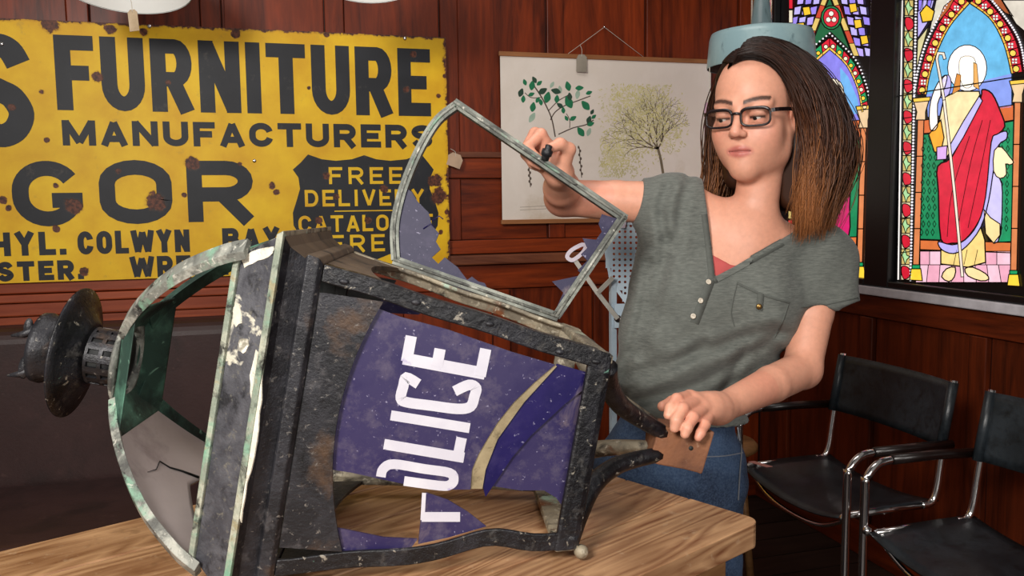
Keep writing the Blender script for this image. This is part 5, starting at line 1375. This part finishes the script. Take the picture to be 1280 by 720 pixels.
# ---- T-shirt
FOLDS = [([(975, 415), (945, 440), (870, 482), (800, 500)], 8, .010), ([(965, 410), (915, 428), (845, 450), (785, 470)], 7, .008), ([(975, 440), (915, 478), (860, 512)], 7, .008), ([(836, 300), (818, 370), (800, 440)], 8, .009), ([(812, 330), (800, 400), (778, 470)], 6, .007), ([(880, 430), (830, 465), (780, 490)], 6, .006), ([(835, 232), (826, 262), (832, 300)], 6, .007), ([(860, 225), (850, 270), (846, 310)], 6, .005), ([(930, 440), (900, 500)], 6, .005)]
def folds(P):
    px, py, dd = pix(P); out = np.zeros(len(P))
    for pts, w_, dep_ in FOLDS:
        S = np.array(smooth_pts(pts, 4)); best = np.full(len(P), 1e9)
        for i in range(len(S)-1):
            e = S[i+1]-S[i]; t = np.clip(((px-S[i][0])*e[0]+(py-S[i][1])*e[1])/(e@e), 0, 1); best = np.minimum(best, (px-S[i][0]-t*e[0])**2+(py-S[i][1]-t*e[1])**2)
        b = np.sqrt(best); out += dep_*(np.exp(-(b/w_)**2)-.45*np.exp(-((b-w_*2)/w_)**2))
    return out*(dd < 1.90)
def wrinkle(P):
    q = (P-rib)@TRm; x, y, z = q.T
    a = np.sin((y*1.0+x*.55)*42+np.sin(x*19+1.3)*1.4+np.sin(y*13)*1.1); b = np.sin((y-.5*x)*60+np.sin(x*25)*1.2+2)
    low = np.clip((.10-y)/.16, 0, 1); side = np.clip(np.abs(x)/.14, 0, 1)
    c = np.sin(x*70+np.sin(y*15)*1.5)
    return .0050*low*np.sign(a)*np.abs(a)**1.5+.0025*low*side*b+.0022*(1-low)*c*np.clip(side*1.5, 0, 1)
ST = SDF(); g = .009
torso_prims(ST, g, .07)
ST.ell(hip+tu*.03, (.168, .14, .128), TRm, .05)
ST.chain([A(832, 300, 1.86), A(812, 390, 1.86), A(800, 470, 1.86)], [.055, .052, .05], .07)
ST.chain([A(975, 370, 1.88), A(925, 450, 1.89), A(900, 500, 1.89)], [.055, .05, .045], .07)
ST.ell(A(852, 440, 1.845), (.10, .12, .075), TRm, .08)
shRo = shR*.30+elR*.70; shLo = shL*.52+elL*.48
hemR = A(799, 250, 1.87); hemL = A(1036, 383, 1.87)
def sleeve(a, b, ra, rb, k=.05):
    a = np.array(a); b = np.array(b); ax_ = (b-a)/np.linalg.norm(b-a)
    def f(P):
        t = (P-a)@ax_; L = np.linalg.norm(b-a); tt = np.clip(t/L, 0, 1.2); d = np.linalg.norm(P-a-np.outer(t, ax_), axis=1)-(ra+(rb-ra)*tt)
        d = np.where(t < 0, np.linalg.norm(P-a, axis=1)-ra, d)
        return np.maximum(d, t-L)
    ST.add(f, (a+b)/2, np.linalg.norm(b-a)/2+max(ra, rb)*1.1, k, 'u')
sleeve(shR+tu*.0, hemR, .062, .050, .04)
sleeve(shL-tu*.0, hemL, .066, .068, .04)
hemL2 = A(1013, 386, 1.855); sleeve(shL, hemL2, .064, .060, .03)
ST.rc(hemL2-(hemL2-shL)/np.linalg.norm(hemL2-shL)*.022, hemL2+(hemL2-shL)/np.linalg.norm(hemL2-shL)*.03, .054, .054, .004, 's')
axR = (elR-shR)/np.linalg.norm(elR-shR); axL = (elL-shL)/np.linalg.norm(elL-shL)
ST.rc(hemL-(hemL-shL)/np.linalg.norm(hemL-shL)*.022, hemL+(hemL-shL)/np.linalg.norm(hemL-shL)*.03, .060, .060, .004, 's')
VN = [(872, 180), (884, 262), (888, 300), (893.5, 346), (920, 332), (950, 314), (980, 297), (1004, 282), (1010, 180)]
def vcut(P, d):
    px, py, dd = pix(P); s_ = sd_poly(px, py, VN)*1.8/F
    s_ = np.maximum(s_, dd-1.90)
    top = (P-neck)@tu                      # open at the neck itself
    s_ = np.minimum(s_, np.maximum(.004-top, np.linalg.norm((P-neck)-np.outer(top, tu), axis=1)-.066))
    d = np.maximum(d, -s_)
    hem = -((P-A(845, 514, 1.88))@(tu*.97-RT*.10)); return np.maximum(d, hem)
ST.add(lambda P, d: d+wrinkle(P)+folds(P), (0, 0, 0), 0, 0, 'all')
ST.add(vcut, (0, 0, 0), 0, 0, 'all')
t = NT('grey_green_jersey'); v = t.coord(scale=(1, 1, 6)); f = t.noise(60, 4, .7, v); f2 = t.noise(6, 3)
c = t.mix(t.ramp(f, .35, .68), srgb('#4d504c'), srgb('#6c6f69')); c = t.mix(t.ramp(f2, .4, .65, 0, .35), c, srgb('#5e625d')); t.bump(f, .10, .002)
m_shirt = t.fin(c, .9, 0, Sheen_Weight=.12)
shirt = sdf_obj('t_shirt', ST, .0034, m_shirt, woman, 2)
lab(shirt, 'grey-green V-neck T-shirt')
# find the shirt surface under a pixel, for bands, buttons and pocket
from mathutils.bvhtree import BVHTree
def bvh_of(o): me = o.data; return BVHTree.FromPolygons([v.co[:] for v in me.vertices], [p.vertices[:] for p in me.polygons])
bv = bvh_of(shirt)
def surf(px, py, off=.0, tree=None, d0=1.0):
    r = ray(px, py); hit = (tree or bv).ray_cast(Vector(CAM+r*d0), Vector(r/np.linalg.norm(r)))
    if hit[0] is None: return A(px, py, 1.79), -FW
    n = np.array(hit[1]); n = n if n@FW < 0 else -n
    return np.array(hit[0])+n*off, n
t = NT('neck_band_jersey'); f = t.noise(120, 3); m_band = t.fin(t.mix(f, srgb('#464945'), srgb('#5c5f5a')), .9)
def band(pts, wd, name, off=.0018, mat=None):
    Q = resample(pts, 26); L = strip2(Q, wd); mb = MB()
    for q in L:
        V = [surf(*p, off)[0] for p in q]; mb.add(V, [(0, 1, 2, 3)], True)
        V2 = [v_+FW*.003 for v_ in V]; mb.add(V+V2, [(0, 1, 5, 4), (2, 3, 7, 6)], True)
    return put(mb, name, mat or m_band, shirt, merge=True)
band([(880, 268), (884.5, 304), (889.5, 348)], 7, 'neck_band'); band([(978, 303), (950, 319), (922, 335), (892, 351)], 8, 'neck_band')
band([(890, 346), (880, 372), (868, 404)], 11, 'placket', .0012)
for px, py in ((885, 353), (875, 376), (866.5, 395)):
    p_, n_ = surf(px, py, .003); mb = MB().lathe([(0, 0), (.0052, 0), (.0058, .0012), (.0048, .0024), (.0035, .0018), (0, .0018)], 14, n_, p_); put(mb, 'button', plain('pearl_button', '#c9bfae', .25), shirt)
band([(921, 354), (952, 368), (986, 378)], 3.0, 'pocket_hem'); band([(921, 355), (914, 388), (918, 408)], 1.6, 'pocket_seam', .001); band([(986, 378), (978, 402), (968, 422)], 1.6, 'pocket_seam', .001)
band([(951, 368), (949, 388)], 8, 'pocket_tab', .0022)
p_, n_ = surf(948.5, 383, .0035); put(MB().lathe([(0, 0), (.0055, 0), (.006, .0012), (.004, .0026), (0, .0026)], 14, n_, p_), 'button', plain('brass_button', '#8a6a3a', .3, .8), shirt)
band([(1001, 384), (1030, 381), (1072, 372)], 2.0, 'sleeve_hem', .001)
# camisole in the V
CM = SDF(); torso_prims(CM, .003)
CP = [(870, 306), (888, 317), (914, 331), (945, 335), (945, 400), (870, 400)]
def ccut(P, d):
    px, py, dd = pix(P); return np.maximum(np.maximum(d, sd_poly(px, py, CP)*1.8/F), dd-1.86)
CM.add(ccut, (0, 0, 0), 0, 0, 'all')
m_red = plain('coral_cotton', '#b8504e', .85)
lab(sdf_obj('camisole', CM, .004, m_red, woman, 2), 'coral red vest showing in the neckline')
# ---- jeans
JN = SDF(); JN.ell(waist, (.134, .124, .103), TRm, .05); JN.ell(hip, (.163, .125, .118), TRm, .05); JN.ell(hip-tu*.06, (.170, .12, .12), TRm, .05)
down = np.array([0, 0, -1.0])
for s in (-1, 1):
    h0 = hip+tr*s*.078-tu*.08; kn_ = np.array([hip[0], hip[1], .47])+rh*s*.085-fh*(-.02); an = np.array([hip[0], hip[1], .09])+rh*s*.09-fh*.03
    JN.chain([h0, kn_, an], [.092, .066, .055], .04)
def jcut(P, d):
    q = (P-hip)@TRm; x, y, z = q.T
    f = .0022*np.sin(y*75+np.sin(x*22)*1.6)*np.clip((.06-y)/.05, 0, 1)
    d = d+f; px, py, dd = pix(P)
    return np.maximum(np.maximum(d, y-.125), .02-P[:, 2])
JN.add(jcut, (0, 0, 0), 0, 0, 'all')
t = NT('blue_denim'); f = t.noise(9, 5, .6); f2 = t.noise(220, 3, .7)
c = t.mix(t.ramp(f, .38, .66), srgb('#1d2b45'), srgb('#3f5779')); c = t.mix(t.ramp(f2, .4, .65, 0, .35), c, srgb('#6f86a5')); t.bump(f2, .2, .002)
jeans = sdf_obj('jeans', JN, .006, t.fin(c, .85), woman, 2); lab(jeans, 'faded blue denim jeans')
jb = bvh_of(jeans); bv_s = bv
def jband(pts, wd, name, mat, off=.002):
    Q = resample(pts, 16); mb = MB()
    for q in strip2(Q, wd): mb.add([surf(*p, off, jb)[0] for p in q], [(0, 1, 2, 3)], True)
    put(mb, name, mat, jeans)
m_stitch = plain('pale_stitching', '#8a8f98', .8)
jband([(922, 534), (926, 560), (924, 590), (922, 625)], 1.6, 'side_seam', m_stitch); jband([(880, 571), (905, 570), (928, 566)], 1.4, 'pocket_seam', m_stitch)
# shoes
for s in (-1, 1):
    an = np.array([hip[0], hip[1], .0])+rh*s*.09-fh*.03; mb = MB(); mb.ball(an+fh*.06+np.array([0, 0, .035]), .1, 10, (.42, 1.25, .5), np.stack([rh, fh, np.array([0, 0, 1.])], 1))
    mb.v = [(x, y, max(z, 0.0)) for x, y, z in mb.v]; put(mb, 'shoe', plain('black_shoe', '#141414', .5))
# ---- glasses
GL = bpy.data.objects.new('glasses', None); COL.objects.link(GL); GL.parent = woman; GL.location = -np.array(woman.location); lab(GL, 'dark rectangular glasses')
m_gf = plain('dark_tortoise', '#1c1214', .25)
m_lens = NT('clear_lens'); m_lens = m_lens.fin((1, 1, 1, 1), .02, 0, Transmission_Weight=1.0, IOR=1.03, Alpha=.35)
for s in (-1, 1):
    cx = s*.0335; P = []
    for a in np.linspace(0, 2*math.pi, 28, endpoint=False):
        c_, s_ = math.cos(a), math.sin(a); x = .0255*np.sign(c_)*abs(c_)**.55; z = .0155*np.sign(s_)*abs(s_)**.6
        P.append(hd(cx+x, .101-.16*abs(cx+x)**1.35*2, -.003+z))
    P2 = P+[P[0], P[1]]
    put(MB().tube(P2, .0021*HS, 8, False), 'rim', m_gf, GL)
    put(MB().tube([p for p in P[2:13]], .0030*HS, 8), 'brow_bar', m_gf, GL)
    put(MB().prism([p+HR@np.array([0, -.0005, 0]) for p in P], HR@np.array([0, .0008, 0])), 'lens', m_lens, GL)
    put(MB().tube(smooth_pts([hd(s*.0595, .0905, .006), hd(s*.068, .080, .007), hd(s*.075, .03, .006), hd(s*.077, -.01, .002), hd(s*.078, -.03, -.012)], 5), 1, sec=(.0028*HS, .0065*HS), upv=hz), 'temple', m_gf, GL)
put(MB().tube(smooth_pts([hd(-.0090, .1005, .003), hd(0, .1035, .005), hd(.0090, .1005, .003)], 5), .0024*HS, 8), 'bridge', m_gf, GL)

# ------------------------------------------------------------------ hair
rh_ = np.random.default_rng(11)
def cap_field(P):
    q = (P-HO)@HR/HS; return q
HC = np.array([0, -.016, .040]); HRr = np.array([.079, .101, .088])
CAPS = SDF()
CAPS.ell(hd(*HC), HRr*HS*1.03, HR, .02)
CAPS.chain([hd(-.045, -.05, -.01), hd(-.058, -.050, -.08), hd(-.062, -.035, -.150)], [.055, .055, .042], .05)
CAPS.chain([hd(.045, -.045, -.01), hd(.052, -.045, -.07), hd(.055, -.035, -.115)], [.05, .045, .03], .05)
CAPS.chain([hd(0, -.07, 0), hd(-.01, -.08, -.07), hd(-.02, -.075, -.15)], [.06, .055, .045], .05)
def facecut(P, d):
    q = (P-HO)@HR/HS; x, y, z = q.T
    # hairline: remove in front of a curved line
    line = .058-.55*np.maximum(0, np.abs(x-.004)-.004)**1.0*1.0-.9*np.maximum(0, .075-z)*1.0
    line = np.where(z > .085, .075, line); line = np.maximum(line, -.005)
    face = np.where(z < .112, line-y, 1.0)    # negative where y > line
    face = np.maximum(face, -.5)
    inside_neck = np.linalg.norm(np.c_[x, y+.01], axis=1)-.062
    d = np.maximum(d, -np.maximum(face, 0)*0-0) if False else np.maximum(d, -face*HS)
    return d
def facecut(P, d):
    q = (P-HO)@HR/HS; x, y, z = q.T
    line = np.clip(.050-.50*np.abs(x-.012)-.75*np.maximum(0, .070-z), -.004, .07)
    return np.maximum(d, np.where(z < .118, (y-line)*HS, -1))
CAPS.add(facecut, (0, 0, 0), 0, 0, 'all')
def hair_col(V):
    q = (V-HO)@HR/HS; z = q[:, 2]; t = np.clip((.02-z)/.17, 0, 1)[:, None]
    a = np.array(srgb('#20130f')[:3]); b = np.array(srgb('#3a2114')[:3]); return a*(1-t)+b*t  # cap tones darkened, painting the shade beneath the strands
tH = NT('brown_hair'); at = tH.n('ShaderNodeVertexColor'); at.layer_name = 'Col'
m_hair = tH.fin(at.outputs['Color'], .42, 0, Specular_IOR_Level=.35, Sheen_Weight=.0)
hair = sdf_obj('hair', CAPS, .004, m_hair, woman, 3, hair_col); lab(hair, 'long wavy hair, dark brown at the crown and auburn at the ends')
# strands: fall from the parting over the head, gravity downwards, pushed out of the head and shoulders
NSTR, NSEG = 7500, 24
side = np.where(rh_.random(NSTR) < .62, -1.0, 1.0)             # -1: her left (right in the picture)
pt0 = rh_.random(NSTR)
ys = .062-.15*pt0**1.1                                        # along the parting, front to back
x0 = .020+side*rh_.uniform(.0, .010, NSTR); 
def on_cap(x, y, sc_=1.0):
    q = 1-((x-HC[0])/HRr[0])**2-((y-HC[1])/HRr[1])**2; return HC[2]+HRr[2]*np.sqrt(np.maximum(q, .02))*sc_
P = np.stack([x0, ys, on_cap(x0, ys)], 1)
D = np.stack([side*1.0, -.32-.35*rh_.random(NSTR)-1.2*np.maximum(0, ys-.03)*8, np.full(NSTR, .05)], 1); D[side > 0, 1] -= .9; D /= np.linalg.norm(D, axis=1)[:, None]
layer = 1.0+.16*rh_.random(NSTR)**1.3; layer = np.where(side > 0, 1.0+(layer-1)*.35, layer)
gw = HR.T@np.array([0, 0, -1.0])
length = np.where(side < 0, .425, .425)*(.86+.2*rh_.random(NSTR)); length = length+.03*np.clip(-ys/.1, 0, 1)
step = length/NSEG; PTS = [P.copy()]; ph = rh_.uniform(0, 6.28, NSTR); clump = rh_.integers(0, 60, NSTR); cph = rh_.uniform(0, 6.28, 60)
shl = [((HR.T@(x-HO))/HS) for x in (shR, shL, neck)]
for i in range(NSEG):
    t_ = i/NSEG
    D = D*.80+gw*(.10+.22*t_); 
    D += np.stack([np.sin(cph[clump]+t_*10)*.12, np.cos(cph[clump]*1.7+t_*9)*.12, np.zeros(NSTR)], 1)*t_
    D += rh_.normal(0, .018, D.shape)
    D /= np.linalg.norm(D, axis=1)[:, None]
    P = P+D*step[:, None]
    # keep outside the skull
    q = (P-HC)/(HRr*layer[:, None]); l = np.linalg.norm(q, axis=1); m_ = l < 1
    P[m_] = HC+(q[m_]/l[m_][:, None])*HRr*layer[m_][:, None]
    tuck = (side > 0) & (P[:, 2] < .100) & (P[:, 2] > -.085) & (P[:, 1] > -.020); P[tuck, 1] = P[tuck, 1]*.3-.020*.7; D[tuck, 1] = np.minimum(D[tuck, 1], 0)
    low = (side > 0) & (P[:, 2] < -.085); D[low] += np.array([.07, .13, 0])
    lowl = (side < 0) & (P[:, 2] < -.045); D[lowl] += np.array([.09, .14, 0])
    # keep off the face: below the brow, strands stay beside it
    lim = np.where(side < 0, .024, 0)+np.clip(.046-.5*np.maximum(0, .085-P[:, 2]), -.002, .05)+.010*np.abs(layer-1)*6
    fr = (P[:, 1] > lim) & (P[:, 2] < .085); P[fr, 1] = lim[fr]*.6+P[fr, 1]*.4
    nx = np.abs(P[:, 0]); inn = (P[:, 2] < .03) & (P[:, 2] > -.10) & (nx < .068) & (P[:, 1] > -.04); P[inn, 0] = np.sign(side[inn])*(.068*.5+nx[inn]*.5)
    # shoulders / trapezius
    for a, b in ((shl[2]-np.array([0, 0, .05]), shl[0]), (shl[2]-np.array([0, 0, .05]), shl[1])):
        ab = b-a; tt = np.clip(((P-a)@ab)/(ab@ab), 0, 1); c_ = a+tt[:, None]*ab; v_ = P-c_; l = np.linalg.norm(v_, axis=1); m_ = l < .062
        P[m_] = c_[m_]+v_[m_]/l[m_][:, None]*.062
    PTS.append(P.copy())
PTS = np.stack(PTS, 1)                                          # strands x points x 3 (head space)
W = HO+(PTS*HS)@HR.T
rad = (.0006+.0005*rh_.random(NSTR))*HS
T_ = np.gradient(W, axis=1); T_ /= np.linalg.norm(T_, axis=2)[..., None]+1e-9
nrm = W-hd(0, -.02, .0); nrm -= T_*(nrm*T_).sum(2)[..., None]; nrm /= np.linalg.norm(nrm, axis=2)[..., None]+1e-9
bt = np.cross(T_, nrm)
prof_ = np.interp(np.linspace(0, 1, NSEG+1), [0, .1, .8, 1], [.8, 1, .9, .15])
VV = np.stack([W+(bt*math.cos(a)*1.6+nrm*math.sin(a))*(rad[:, None]*prof_[None])[..., None] for a in (0, 2.094, 4.189)], 2)   # strand, point, 3
nP = NSEG+1; V = VV.reshape(-1, 3)
base_ = (np.arange(NSTR)[:, None, None]*nP+np.arange(NSEG)[None, :, None])*3; k3 = np.arange(3)[None, None]
Q = np.stack([base_+k3, base_+(k3+1) % 3, base_+3+(k3+1) % 3, base_+3+k3], -1).reshape(-1, 4)
tt = np.linspace(0, 1, nP)[None, :, None]; roots = np.array(srgb('#1f120e')[:3]); mids = np.array(srgb('#4a2a1a')[:3]); ends = np.array(srgb('#9c6338')[:3])
tone = rh_.uniform(.7, 1.35, NSTR)[:, None, None]; sh = rh_.normal(0, .08, NSTR)[:, None, None]
te = np.clip((tt+sh)**1.25, 0, 1) if False else np.clip(tt+sh, 0, 1)**1.35
colr = np.where(te < .5, roots+(mids-roots)*(te/.5), mids+(ends-mids)*((te-.5)/.5))*tone
colr = np.repeat(colr[:, :, None, :], 3, 2).reshape(-1, 3)
me = bpy.data.meshes.new('strands'); me.vertices.add(len(V)); me.vertices.foreach_set('co', V.ravel())
me.loops.add(Q.size); me.loops.foreach_set('vertex_index', Q.ravel().astype(np.int32)); me.polygons.add(len(Q)); me.polygons.foreach_set('loop_start', np.arange(0, Q.size, 4, dtype=np.int32))
me.update(calc_edges=True); me.polygons.foreach_set('use_smooth', np.ones(len(Q), bool))
at_ = me.color_attributes.new('Col', 'FLOAT_COLOR', 'POINT'); at_.data.foreach_set('color', np.c_[colr, np.ones(len(colr))].astype(np.float32).ravel())
me.materials.append(m_hair); so_ = bpy.data.objects.new('strands', me); COL.objects.link(so_); so_.parent = hair; so_['kind'] = 'stuff'
